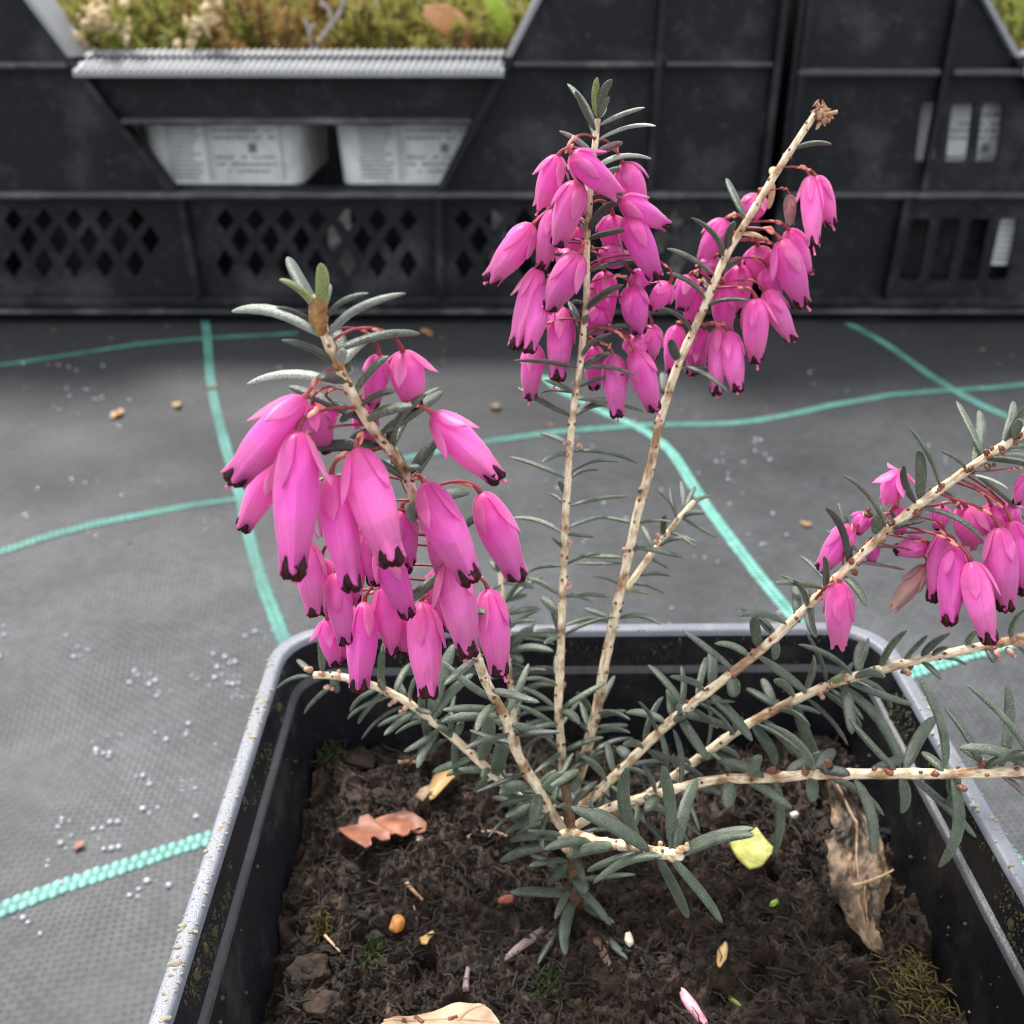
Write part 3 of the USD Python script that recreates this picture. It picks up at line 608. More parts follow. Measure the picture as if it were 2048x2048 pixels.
# heathers and mosses growing out of the crates
def needles(P, D, L, W, seed):
    """Thin two-triangle needles at P along D."""
    r = np.random.default_rng(seed)
    n = len(P); s = np.cross(D, r.normal(size=(n, 3))); s /= np.linalg.norm(s, axis=1)[:, None]
    L = L[:, None]; W = np.broadcast_to(W, (n,))[:, None]
    v = np.stack([P - s*W*0.5, P + s*W*0.5, P + D*L*0.6 + s*W*0.5, P + D*L, P + D*L*0.6 - s*W*0.5], 1).reshape(-1, 3)
    b = np.arange(n)[:, None]*5
    f = np.vstack([b + [0, 1, 2], b + [0, 2, 4], b + [4, 2, 3]])
    return v, f
def bush(c, r, z1, shoots, per, L, seed):
    """A bushy heather: many upright leafy shoots from a pot top."""
    q = np.random.default_rng(seed); P, D = [], []
    stems = []
    for _ in range(shoots):
        a, rr = q.uniform(0, 2*np.pi), r*math.sqrt(q.random())
        b0 = np.array([c[0] + rr*0.5*math.cos(a), c[1] + rr*0.5*math.sin(a), c[2]])
        tip = np.array([c[0] + rr*1.15*math.cos(a), c[1] + rr*1.15*math.sin(a), c[2] + (z1 - c[2])*q.uniform(0.45, 1.0)*(1 - 0.25*(rr/r)**2)])
        t = q.random(per)**0.8
        pts = b0 + (tip - b0)*t[:, None] + np.array([0, 0, 0.006])*(t*(1-t))[:, None]*4
        ax = unit(tip - b0); d = q.normal(size=(per, 3))*0.75 + ax*0.5; d /= np.linalg.norm(d, axis=1)[:, None]
        P.append(pts); D.append(d); stems.append(tube(np.linspace(b0, tip, 4), 0.0004, 4))
    P, D = np.vstack(P), np.vstack(D)
    return needles(P, D, L*q.uniform(0.6, 1.3, len(P)), 0.0011, seed), join(stems)
bushes = [(150, 0.065, 0.146, 'heather_olive', 'olive heather behind the cream dried flowers at the left of the notch'), (330, 0.06, 0.144, 'heather_fresh', 'greener heather in the left half of the crate notch'),
          (500, 0.06, 0.148, 'heather_brown', 'rusty brown heather in the middle of the crate notch'), (650, 0.085, 0.146, 'heather_olive', 'olive green heather behind the grey twigs in the notch'),
          (800, 0.065, 0.144, 'heather_olive', 'mossy yellow-green heather behind the lone brown leaf'), (960, 0.07, 0.146, 'heather_olive', 'olive heather at the right end of the crate notch'),
          (270, 0.16, 0.168, 'heather_brown', 'brown heather in the second row, behind the greener one'), (560, 0.17, 0.168, 'heather_olive', 'tall olive heather in the second row of the diamond-holed crate'), (880, 0.17, 0.168, 'heather_fresh', 'tall fresh green heather in the second row at the right'),
          (1990, 0.07, 0.146, 'heather_fresh', 'fresh green heather standing in the slotted crate'), (1930, 0.15, 0.168, 'heather_fresh', 'taller green heather at the back of the slotted crate'), (2070, 0.055, 0.125, 'heather_brown', 'brown heather low behind the grip of the slotted crate')]
for k, (x, dy, z1, m, lab) in enumerate(bushes):
    c0 = on_y(px('F', x, 60), YC + dy)
    fo, st = bush((c0[0], c0[1], 0.088), 0.046, z1, 130, 85, 0.0052, 100 + k)
    b = thing('heather_bush', (c0[0], c0[1], 0.088), lab, 'heather', 'heathers growing in the crates')
    part(b, 'foliage', fo, m, kind='stuff'); part(b, 'stems', st, 'bark_brown', kind='stuff')
# dried cream flower spikes
def dried(pts, reg, dy, n, spread, lab, sz):
    P = np.array([on_y(px(reg, *p), YC + dy) for p in pts])
    Q = resample(P, 30)
    t_ = thing('dried_flower', Q[0], lab, 'dried flower', 'dried cream flower spikes')
    part(t_, 'stem', tube(Q, 0.0005, 5), 'straw')
    for k in range(n):
        c = Q[min(29, int(30*(k + 0.5)/n))] + rng.normal(0, spread, 3)
        ax = unit(rng.normal(size=3) + [0, -0.8, -0.2])
        fl = [ball(c, np.array([0.55, 0.55, 1.0])*sz*rng.uniform(0.75, 1.15), 1, ax, int(rng.integers(99)), 0.35)]
        for j in range(3): fl.append(ball(c + ax*sz*0.6 + rng.normal(0, sz*0.35, 3), np.array([0.28, 0.28, 0.6])*sz, 1, unit(ax + rng.normal(0, 0.6, 3))))
        part(t_, 'floret', join(fl), 'cream_flower', smooth=True)
dried([(330, 195), (310, 120), (390, 60), (410, -40)], 'R1', 0.014, 30, 0.0042, 'thick spike of dried cream flowers at the left end of the notch', 0.0029)
dried([(715, 175), (730, 110), (780, 50), (800, -30)], 'R1', 0.014, 16, 0.0028, 'thinner spike of dried cream flowers, right of the thick one', 0.0026)
# lone brown leaf, lime blade and grey twigs
def blade(pts, reg, dy, w, th, m, name, lab, cat):
    P = resample(np.array([on_y(px(reg, *p), YC + dy + 0.004*k) for k, p in enumerate(pts)]), 16)
    t = np.linspace(0, 1, 16); R = w*np.clip(np.sin(np.pi*np.clip(t*0.92 + 0.06, 0, 1)), 0.05, 1)**0.7
    solo(name, tube(P, R, 10, up=[0, -1, 0.25], flat=th/w), m, lab, cat, smooth=True)
blade([(1600, 40), (1700, 90), (1800, 200)], 'R1', 0.022, 0.0065, 0.0007, 'brown_leaf_far', 'fallen_leaf', 'brown fallen leaf caught on the plants at the right of the notch', 'leaf')
blade([(1830, -30), (1890, 60), (1940, 150)], 'R1', 0.03, 0.0045, 0.0006, 'lime_leaf_far', 'grass_blade', 'bright lime green blade at the top right corner of the notch', 'leaf')
tw = thing('grey_twig', on_y(px('R1', 1180, 190), YC + 0.024), 'forked grey twig standing in the middle of the crate notch', 'twig')
for pts in ([(1180, 195), (1165, 120), (1150, 70)], [(1180, 195), (1230, 120), (1290, 30), (1300, -20)], [(1230, 120), (1250, 60), (1210, 10)], [(1165, 130), (1185, 90)]):
    part(tw, 'branch', tube(resample(np.array([on_y(px('R1', *p), YC + 0.024) for p in pts]), 8), 0.0009, 6), 'grey_twig', smooth=True)

# ================================================================ THE POT
POT = thing('plant_pot', (POT_C[0], POT_C[1], 0), 'square black plastic pot with a scuffed lip coloured grey for sky light, holding the pink heather', 'plant pot')
A, Z0 = POT_A, POT_Z
part(POT, 'lip', loft([(A-0.0004, 0.0070, Z0-0.0060), (A, 0.0072, Z0-0.0056), (A, 0.0072, Z0-0.0005), (A-0.0002, 0.0071, Z0-0.0001), (A-0.0005, 0.0070, Z0), (A-0.0015, 0.0063, Z0), (A-0.0018, 0.0062, Z0-0.0002), (A-0.0020, 0.0060, Z0-0.0007), (A-0.0020, 0.0060, Z0-0.0012)][::-1], POT_C, POT_YAW), 'pot_lip_lit', smooth=40)
part(POT, 'inner_band', loft([(A-0.00205, 0.0060, Z0-0.0008), (A-0.0026, 0.0058, Z0-0.0052)][::-1], POT_C, POT_YAW), 'pot_plastic', smooth=40)
part(POT, 'ledge', loft([(A-0.0026, 0.0058, Z0-0.0052), (A-0.0029, 0.0056, Z0-0.0054), (A-0.0032, 0.0054, Z0-0.0055), (A-0.0034, 0.0052, Z0-0.0059)][::-1], POT_C, POT_YAW), 'pot_ledge_lit', smooth=60)
part(POT, 'wall', loft([(A-0.0034, 0.0052, Z0-0.0059), (A-0.0062, 0.0045, Z0-0.030), (A-0.0095, 0.0045, 0.0015), (0.0005, 0.0002, 0.0015), (0.0005, 0.0002, 0.0004), (A-0.0085, 0.005, 0.0004), (A-0.0020, 0.0062, Z0-0.0065), (A-0.0004, 0.0070, Z0-0.0060)][::-1], POT_C, POT_YAW), 'pot_plastic', smooth=40)
# specks of grit and algae on the lip and the inner band
sp, al = [], []
cy_, sy_ = math.cos(POT_YAW), math.sin(POT_YAW)
def pot_pt(side, u, inset, z):
    a = A - inset
    x, y = {0: (-a, u), 1: (a, u), 2: (u, a), 3: (u, -a)}[side]
    return np.array([POT_C[0] + x*cy_ - y*sy_, POT_C[1] + x*sy_ + y*cy_, z])
for k in range(520):
    side = int(rng.choice([0, 0, 0, 1, 1, 2])); u = rng.uniform(-A + 0.006, A - 0.006)
    r = rng.choice([0.00006, 0.00009, 0.00014, 0.00024], p=[0.45, 0.35, 0.15, 0.05])
    sp.append(ball(pot_pt(side, u, rng.uniform(0.0001, 0.0018), Z0 + r*0.2), [r*rng.uniform(0.7, 2.2), r*rng.uniform(0.7, 1.3), r*0.5], 1, None, k, 0.4))
part(POT, 'speck', join(sp), 'speck', kind='stuff')
for k in range(4200):
    side = int(rng.choice([0, 0, 1, 1, 2])); u = rng.uniform(-A + 0.006, A - 0.006)
    dz = rng.uniform(0.0010, 0.0050)
    if fbm(np.array([u*260, side*9.1, dz*300]), 2, 4) < 0.50: continue
    r = 0.00006*math.exp(abs(rng.normal(0, 0.7)))
    al.append(ball(pot_pt(side, u, 0.00205 + 0.00055*(dz-0.0008)/0.0044, Z0 - dz), [r*0.6, r*0.8, r*1.3], 1, None, k, 0.5))
for k in range(50):
    side = int(rng.choice([0, 1, 2])); u = rng.uniform(-A + 0.007, A - 0.007); dz = rng.uniform(0.0065, 0.014); r = rng.uniform(0.00006, 0.00022)
    al.append(ball(pot_pt(side, u, 0.0037 + 0.0025*(dz-0.006)/0.024, Z0 - dz), r, 1, None, k, 0.4))
part(POT, 'algae', join(al), 'wall_algae', kind='stuff')

# ================================================================ SOIL
SOIL_Z = H - 0.0917
CROWN = on_z(px('F', 1085, 1735), SOIL_Z)[:2]
def sz(x, y):
    x, y = np.asarray(x, float), np.asarray(y, float)
    o = np.zeros_like(x)
    wx, wy = x + 0.002*fbm(np.stack([x*180, y*180, o+5], -1), 2, 3), y + 0.002*fbm(np.stack([x*180, y*180, o+9], -1), 2, 4)
    big = fbm(np.stack([wx*110, wy*110, o], -1), 3, 11) - 0.5
    mid = 1 - np.abs(2*fbm(np.stack([wx*420, wy*420, o+2], -1), 2, 17) - 1)
    fine = fbm(np.stack([wx*1300, wy*1300, o+4], -1), 2, 23)
    e = np.minimum(A - 0.005 - np.abs(x - POT_C[0]), A - 0.005 - np.abs(y - POT_C[1]))
    vf = noise(np.stack([wx*2600, wy*2600, o+7], -1), 29)
    cl = fbm(np.stack([wx*260, wy*260, o+8], -1), 2, 41)
    cl = np.clip((cl - 0.36)/0.16, 0, 1)
    qr = np.clip((np.hypot(x - CROWN[0], y - CROWN[1]) - 0.006)/0.010, 0.25, 1)
    return SOIL_Z - 0.0006 + qr*(0.0050*big + 0.0024*(cl*cl*(3-2*cl) - 0.6)) + 0.0020*(mid - 0.7) + 0.0015*(fine - 0.5) + 0.0005*(vf - 0.5) - 0.0012*np.exp(-np.maximum(e, 0)/0.0018)
def on_soil(p):
    z = SOIL_Z
    for _ in range(4):
        q = on_z(p, z); z = float(sz(q[0], q[1]))
    q = on_z(p, z); return q
ns = 430
u = np.linspace(-(A-0.0046), A-0.0046, ns)
X, Y = np.meshgrid(u + POT_C[0], u + POT_C[1])
sv = np.stack([X, Y, sz(X, Y)], -1).reshape(-1, 3)
i = (np.arange(ns-1)[:, None]*ns + np.arange(ns-1)[None]).ravel()
sf = np.vstack([np.stack([i, i+1, i+ns+1], 1), np.stack([i, i+ns+1, i+ns], 1)])
SOIL = thing('potting_soil', (POT_C[0], POT_C[1], SOIL_Z), 'dark brown crumbly peat compost filling the square pot', 'soil', kind='stuff')
part(SOIL, 'surface', (sv, sf), 'peat', smooth=True, kind='stuff')
cr, fb = [], []
for k in range(9500):
    x, y = POT_C + rng.uniform(-A + 0.0056, A - 0.0056, 2)
    if y < 0.046: continue
    r = 0.00018*math.exp(rng.normal(0, 0.65))
    r = min(r, 0.0007)
    m_ = ball([0, 0, 0], [r*rng.uniform(0.6, 1.9), r*rng.uniform(0.6, 1.3), r*rng.uniform(0.35, 0.8)], 1, unit(rng.normal(size=3)))
    cr.append((m_[0]*(1 + rng.normal(0, 0.24, (len(m_[0]), 1))) + [x, y, float(sz(x, y)) + r*0.15], m_[1]))
for k in range(2600):
    x, y = POT_C + rng.uniform(-A + 0.0065, A - 0.0065, 2)
    if y < 0.046: continue
    L = rng.uniform(0.0010, 0.0042); a = rng.uniform(0, 2*np.pi)
    n = 5; t = np.linspace(-0.5, 0.5, n)
    bx = x + L*t*math.cos(a) + rng.normal(0, L*0.09, n); by = y + L*t*math.sin(a) + rng.normal(0, L*0.09, n)
    bz = float(sz(x, y)) + 0.00035 + rng.uniform(-0.0002, 0.0004) + L*t*rng.uniform(-0.4, 0.4)
    fb.append(tube(np.stack([bx, by, bz], 1), rng.uniform(0.00005, 0.00017)*np.array([0.6, 1, 1, 0.9, 0.5]), 4))
part(SOIL, 'crumb', join(cr), 'peat_bits', smooth=False, kind='stuff')
part(SOIL, 'fibre', join(fb), 'peat_fibre', kind='stuff')
# bigger lumps
for (r_, x, y, s_) in [('RA', 560, 1510, 0.0020), ('RA', 500, 1310, 0.0014), ('RA', 900, 720, 0.0018), ('RA', 660, 1790, 0.0019), ('R7', 1080, 800, 0.0006), ('R8', 1330, 590, 0.0022), ('RA', 930, 130, 0.0016)]:
    c = on_soil(px(r_, x, y)); 
    part(SOIL, 'lump', ball(c + [0, 0, s_*0.1], [s_, s_*0.75, s_*0.45], 3, None, int(x), 0.45), 'peat', smooth=True)

# ---------------------------------------------------------------- things lying on the soil
def lying(name, reg, pts, m, lab, cat, lift=0.0006, curl=0.0, wrinkle=0.0008, step=0.0004, thick=0.00018, buf=0.0, veins=None, rest_=0.0010):
    zr = SOIL_Z
    for _ in range(3):
        P = np.array([on_z(px(reg, *p), zr)[:2] for p in pts]); c = P.mean(0)
        top_ = np.percentile([float(sz(*(c + (p_ - c)*f_))) for p_ in P for f_ in (0.3, 0.7)] + [float(sz(*c))], 88)
        zr = top_ + rest_
    poly = Polygon(P).buffer(0)
    if buf: poly = poly.buffer(-buf).buffer(2*buf).buffer(-buf)
    c = np.array(poly.centroid.coords[0]); d = P - c
    ax = np.linalg.svd(d)[2]
    w = np.abs(d @ ax[1]).max()
    def hgt(x, y):
        o = np.stack([x, y], -1) - c
        s = (o @ ax[1])/w
        q = np.stack([x*260, y*260, np.zeros_like(x) + len(pts)], -1)
        return top_ + rest_ + curl*s*s + wrinkle*(fbm(q, 2, len(lab)) - 0.5)*2
    if veins is None:
        return solo(name, sheet(poly, hgt, thick, step), m, lab, cat, smooth=True)
    t_ = thing(name, (c[0], c[1], SOIL_Z), lab, cat)
    part(t_, 'blade', sheet(poly, hgt, thick, step), m, smooth=True)
    for vp in veins:
        q = resample(np.array([on_z(px(reg, *p), SOIL_Z + lift) for p in vp]), 12); q[:, 2] = hgt(q[:, 0], q[:, 1]) + thick
        part(t_, 'vein', tube(q, np.linspace(0.00016, 0.00007, 12), 5), 'vein', smooth=True)
    return t_
lying('fallen_leaf', 'RA', [(780, 420), (860, 385), (930, 372), (950, 315), (1020, 310), (1060, 345), (1100, 385), (1150, 430), (1200, 475), (1190, 525), (1120, 540), (1065, 500), (1040, 520), (1050, 580), (1000, 608), (940, 580), (880, 530), (820, 480)],
      'leaf_red', 'red-brown lobed leaf piece on the soil at the left, nearer of the two joined', 'leaf', lift=0.0021, curl=0.0006, wrinkle=0.0011, buf=0.00008, step=0.00025, rest_=0.0021)
lying('fallen_leaf', 'RA', [(1040, 300), (1110, 270), (1200, 240), (1290, 222), (1370, 245), (1440, 300), (1480, 340), (1470, 400), (1410, 415), (1350, 370), (1330, 430), (1290, 450), (1230, 425), (1190, 445), (1150, 420), (1100, 380)],
      'leaf_red', 'red-brown scalloped leaf piece on the soil behind the nearer lobed one', 'leaf', lift=0.0023, curl=0.0006, wrinkle=0.0011, buf=0.00008, step=0.00025, rest_=0.0020)
lying('fallen_leaf', 'R8', [(1215, 430), (1300, 410), (1390, 405), (1440, 440), (1430, 480), (1350, 500), (1270, 510), (1235, 480)], 'leaf_redback', 'dark red-brown leaf lying in the shade against the back wall of the pot', 'leaf', lift=0.0018, curl=0.0008)
tan = lying('fallen_leaf', 'R8', [(1400, 1590), (1460, 1540), (1540, 1510), (1610, 1470), (1690, 1450), (1770, 1460), (1810, 1500), (1840, 1550), (1860, 1640), (1600, 1680), (1400, 1640)],
      'leaf_tan', 'large pale tan leaf at the bottom edge with dark marks', 'leaf', lift=0.0030, curl=-0.0013, wrinkle=0.0010, step=0.0004, rest_=0.0030, veins=[[(1420, 1600), (1600, 1570), (1850, 1590)], [(1690, 1578), (1740, 1520), (1790, 1500)]])
g_ = UsdGeom.Mesh(stage.GetPrimAtPath(tan + '/blade')); tv = np.array(g_.GetPointsAttr().Get()) + BASE[tan]
for pts in ([(1530, 1530), (1540, 1548), (1556, 1562)], [(1650, 1548), (1690, 1538)], [(1480, 1560), (1500, 1566)]):
    q = []
    for p in pts:
        w_ = on_z(px('R8', *p), tv[:, 2].mean())
        q.append(tv[np.argmin(((tv[:, :2] - w_[:2])**2).sum(1) - 0.0001*tv[:, 2])] + [0, 0, 0.0001])
    part(tan, 'dark_mark', tube(resample(np.array(q), 6), 0.00020, 6), 'scar', smooth=True)
lying('fallen_leaf', 'R8', [(1575, 700), (1600, 665), (1640, 640), (1690, 620), (1680, 665), (1650, 700), (1600, 735), (1565, 740)], 'leaf_ochre', 'small ochre leaf sliver on the soil left of the crown', 'leaf', lift=0.0022, curl=0.0006, step=0.0003)
lying('fallen_leaf', 'R8', [(1530, 755), (1550, 720), (1585, 710), (1590, 735), (1560, 770)], 'leaf_dry', 'brownish shred beside the small ochre leaf sliver', 'leaf', lift=0.0020, step=0.0003)
lying('leaf_fragment', 'R7', [(845, 905), (900, 870), (945, 848), (1005, 925), (1000, 945), (960, 985), (920, 1003), (880, 960)], 'leaf_yellow', 'square yellow leaf fragment on the soil under the low front shoot', 'leaf', lift=0.0035, curl=0.0006, step=0.0003, thick=0.00022)
# curled dry leaf at the right
def curled():
    pts = [(1175, 700), (1210, 790), (1235, 880), (1215, 980), (1230, 1080), (1265, 1180), (1340, 1265), (1410, 1302)]
    wid = [14, 44, 92, 128, 132, 112, 62, 8]
    P = np.array([on_z(px('R7', x + w*0.80, y), SOIL_Z + 0.0022) for (x, y), w in zip(pts, wid)])
    P[:, 2] += np.array([0.0050, 0.0034, 0.0014, 0.0004, 0.0002, 0.0002, 0.0, -0.0004])
    R = np.interp(np.linspace(0, 7, 91), np.arange(8), [size_at(w, 'R7', 0.1) for w in wid])
    P = resample(P, 91)
    t, u_, w_ = frames(P, [0, 0, 1])
    m = 33; s = np.linspace(-1, 1, m)
    rows = []
    for k2 in range(91):
        k = k2/2
        bend = 0.75 + 0.5*math.sin(k*0.21)
        a = s*bend
        off = R[k2]*(np.sin(a)/bend)[:, None]*w_[k2] - R[k2]*(1 - np.cos(a))[:, None]*u_[k2]*1.2
        rim = 0.00045*(noise(np.stack([s*3, s*0 + k*0.35, s*0], -1), 5) - 0.5)
        off = off + u_[k2]*(rim + 0.0013*(fbm(np.stack([s*3.2, s*0 + k*0.26, s*0+4], -1), 5, 8)-0.5)*2)[:, None]
        rows.append(P[k2] + off*(1 + 0.22*(fbm(np.stack([s*0 + k*0.4, np.sign(s), s*0+1.0], -1), 3, 2)-0.5))[:, None])
    g = np.array(rows); n1 = 91
    v = np.vstack([g.reshape(-1, 3), (g - u_[:, None]*0.0002).reshape(-1, 3)]); N = n1*m
    i = (np.arange(n1-1)[:, None]*m + np.arange(m-1)[None]).ravel()
    f = np.vstack([np.stack([i, i+1, i+m+1], 1), np.stack([i, i+m+1, i+m], 1)])
    f2 = f[:, ::-1] + N
    e = np.r_[np.arange(m), np.arange(1, n1)*m + m-1, (n1-1)*m + np.arange(m-2, -1, -1), np.arange(n1-2, 0, -1)*m]; en = np.roll(e, -1)
    f3 = np.vstack([np.stack([e, e+N, en+N], 1), np.stack([e, en+N, en], 1)])
    t_ = thing('dry_leaf', P[40], 'long curled dry brown leaf resting on the soil at the right of the pot', 'leaf')
    part(t_, 'blade', (v, np.vstack([f, f2, f3])), 'leaf_dry', smooth=True)
    part(t_, 'midrib', tube(g[:, m//2] + u_*0.00002, np.linspace(0.00024, 0.00008, 91), 6), 'vein', smooth=True)
curled()
def bit(name, reg, x, y, L, w, ang, m, lab, cat, h=0.5, lift=0.0003):
    c = on_soil(px(reg, x, y)) + [0, 0, w*0.5 + lift]
    ax = [math.cos(ang), math.sin(ang), 0.15]
    solo(name, ball(c, [w, w*h, L], 2, ax, int(x), 0.25), m, lab, cat, smooth=True)
bit('orange_crumb', 'RA', 1250, 1175, 0.0011, 0.0008, 1.4, 'orange_bit', 'bright orange crumb on the soil at the lower left', 'crumb', 0.8)
lying('orange_crumb', 'RA', [(1420, 1240), (1470, 1210), (1525, 1180), (1540, 1205), (1500, 1250), (1480, 1310), (1440, 1310)], 'leaf_ochre', 'small forked yellow-orange flake right of the bright orange crumb', 'crumb', lift=0.0018, step=0.0003)
bit('twig_bit', 'RA', 1395, 1080, 0.0013, 0.0003, 1.9, 'twig', 'short brown chip above the forked orange flake', 'twig')
bit('seed', 'R7', 817, 1318, 0.0013, 0.0006, 1.15, 'seed_tan', 'tan oval seed husk on the soil right of the crown', 'seed', 0.7)
bit('seed', 'R7', 474, 1262, 0.0008, 0.0005, 1.6, 'seed_cream', 'cream coloured seed beside the lowest leaves', 'seed', 0.8)
bit('seed', 'RA', 1430, 492, 0.0005, 0.0005, 0.3, 'seed_cream', 'round pale grain at the right tip of the red-brown leaf', 'seed', 0.9)
bit('seed', 'RA', 580, 180, 0.0004, 0.0004, 0.3, 'seed_cream', 'round cream grain near the left wall of the pot', 'seed', 0.9)
bit('fallen_petal', 'R7', 715, 1528, 0.0021, 0.0009, 2.1, 'petal_lying', 'pink fallen flower lying on the soil at the bottom edge', 'petal', 0.7)
bit('green_bit', 'R7', 865, 1497, 0.0012, 0.0005, 2.4, 'bit_green', 'fresh green seedling leaf near the fallen pink flower', 'seedling', 0.5)
bit('green_bit', 'R7', 1008, 1130, 0.0006, 0.0005, 0.4, 'bit_green', 'tiny green speck on the soil left of the curled leaf', 'seedling', 0.6)
bit('red_crumb', 'R8', 1868, 1118, 0.0009, 0.0007, 0.2, 'bit_red', 'small brick red crumb on the soil left of the crown base', 'crumb', 0.6)
bit('white_grain', 'R7', 1082, 806, 0.0006, 0.0005, 0.2, 'seed_cream', 'whitish grain on the soil between two drooping leaves', 'grain', 0.9)
def twiglet(reg, pts, r, m, lab, lift=0.0012, name='twig'):
    P = np.array([on_soil(px(reg, *p)) + [0, 0, lift] for p in pts]); P[:, 2] = P[:, 2].mean()*0.6 + P[:, 2]*0.4
    solo(name, tube(resample(P, 10), r*np.linspace(1, 0.6, 10), 6), m, lab, 'twig', smooth=True)
twiglet('R8', [(1725, 893), (1800, 896), (1870, 893)], 0.0003, 'twig', 'short straight orange-brown twig left of the crown')
twiglet('R7', [(1285, 1122), (1350, 1108), (1425, 1090)], 0.0002, 'straw', 'thin straw lying across the curled dry leaf', 0.0035)
twiglet('R7', [(1668, 1262), (1700, 1350), (1725, 1535)], 0.00022, 'twig', 'long thin brown twig along the right wall of the pot', 0.002)
twiglet('RA', [(680, 1285), (740, 1330), (800, 1395)], 0.00018, 'straw', 'thin straw-coloured fibre above the grey lump', 0.0008)
twiglet('RA', [(1320, 840), (1380, 920), (1450, 1005)], 0.00028, 'twig', 'grey-brown twig slanting above the orange crumb', 0.0008)
twiglet('RA', [(1790, 1690), (1800, 1600), (1810, 1540)], 0.0004, 'leaf_purple', 'fallen purple-brown needle above the tan leaf', 0.001)
twiglet('R8', [(1470, 625), (1500, 620), (1545, 615)], 0.0003, 'twig', 'reddish chip on the soil at the back left', 0.001)
# moss
def moss(reg, x, y, R, n, L, m, lab, up=0.6, lift=0.0):
    c = on_soil(px(reg, x, y)) + [0, 0, lift]
    q = np.random.default_rng(int(x + y))
    ms = []
    for k in range(n):
        o = q.normal(0, R*0.5, 2)
        b = np.array([c[0]+o[0], c[1]+o[1], float(sz(c[0]+o[0], c[1]+o[1])) - 0.0002 + lift])
        d = unit(np.r_[q.normal(0, 1, 2), up*2]); l = L*q.uniform(0.6, 1.3)
        pts = np.array([b, b + d*l*0.5 + q.normal(0, l*0.06, 3), b + d*l + [0, 0, -l*0.15]])
        ms.append(tube(pts, l*0.06*np.array([0.8, 1.0, 0.35]), 4))
    solo('moss', join(ms), m, lab, 'moss', kind='stuff')
moss('RA', 1040, 1400, 0.0012, 46, 0.0019, 'moss_green', 'green moss tuft on the soil at the lower left of the crown')
moss('R8', 1220, 575, 0.0016, 60, 0.0020, 'moss_green', 'green moss tuft in the back left corner of the pot')
moss('R7', 190, 1420, 0.0022, 90, 0.0016, 'moss_green', 'dark green moss patch under the lowest leaves')
moss('R7', 935, 1455, 0.0008, 30, 0.0012, 'moss_green', 'bright green moss speck near the bottom centre')
moss('R7', 1540, 1420, 0.0040, 300, 0.0016, 'moss_yellow', 'stringy yellow moss in the right corner of the soil', 0.15, 0.0006)
moss('RA', 660, 1110, 0.0013, 70, 0.0015, 'moss_yellow', 'curling yellow-green moss near the left wall', 0.35, 0.0004)
moss('R7', 985, 1190, 0.0012, 40, 0.0010, 'moss_green', 'faint green moss right of the low front shoot')
moss('R7', 770, 1160, 0.0014, 36, 0.0012, 'moss_green', 'small green moss under the tip of the long front leaf')
moss('R7', 1790, 1340, 0.0010, 20, 0.001, 'moss_yellow', 'yellow moss crumbs on the soil beside the right wall')

# ================================================================ THE HEATHER
PLANT = thing('heather_plant', np.r_[on_z(px('F', 1085, 1715), SOIL_Z)], 'pink winter heather with drooping bell flowers and needle leaves in the square black pot', 'heather')
STEMS = {
 'T': ('F', [(1085, 1725, .1112), (1081, 1640, .1085), (1074, 1560, .1068), (1062, 1480, .1066)], .00085, .0006),
 'H': ('F', [(1068, 1560, .1068), (1015, 1490, .105), (960, 1370, .099), (905, 1250, .092), (850, 1100, .084), (790, 960, .0765), (735, 860, .0725), (690, 790, .070), (650, 715, .068), (615, 640, .0665), (602, 592, .0657)], .00062, .00042),
 'A': ('F', [(1066, 1500, .1172), (1057, 1400, .1155), (1057, 1250, .112), (1065, 1050, .107), (1075, 860, .1025), (1098, 650, .098), (1108, 450, .094), (1118, 320, .0915), (1128, 225, .0905)], .00062, .00034),
 'B': ('F', [(1085, 1500, .1185), (1105, 1430, .118), (1150, 1220, .114), (1195, 1010, .110), (1245, 800, .1065), (1310, 620, .104), (1400, 430, .102), (1480, 300, .100), (1540, 215, .099)], .00078, .00042),
 'C': ('F', [(1085, 1530, .110), (1150, 1475, .109), (1250, 1375, .105), (1400, 1255, .100), (1550, 1120, .095), (1700, 980, .091), (1850, 870, .088), (2010, 765, .085)], .00060, .00046),
 'D': ('F', [(1150, 1540, .113), (1265, 1470, .111), (1390, 1380, .108), (1500, 1320, .106), (1650, 1265, .103), (1800, 1230, .100), (2010, 1188, .097)], .00060, .00050),
 'E': ('F', [(1085, 1560, .109), (1140, 1530, .108), (1215, 1505, .105), (1300, 1482, .102), (1500, 1463, .096), (1700, 1462, .091), (2010, 1445, .085)], .00060, .00056),
 'F': ('F', [(1075, 1600, .1065), (1065, 1575, .103), (1120, 1585, .098), (1200, 1600, .090), (1288, 1610, .083)], .00062, .00056),
 'G': ('F', [(1060, 1550, .110), (975, 1500, .109), (900, 1430, .1085), (800, 1350, .108), (710, 1300, .107), (590, 1275, .106)], .00060, .00045),
 'I': ('F', [(1185, 1110, .1125), (1240, 1030, .112), (1312, 945, .1118)], .00046, .00034),
 'J': ('F', [(1050, 1520, .117), (1000, 1480, .118), (972, 1350, .119), (957, 1200, .1195), (945, 1080, .120)], .00050, .00036),
}
CURVE, STEMPATH = {}, {}
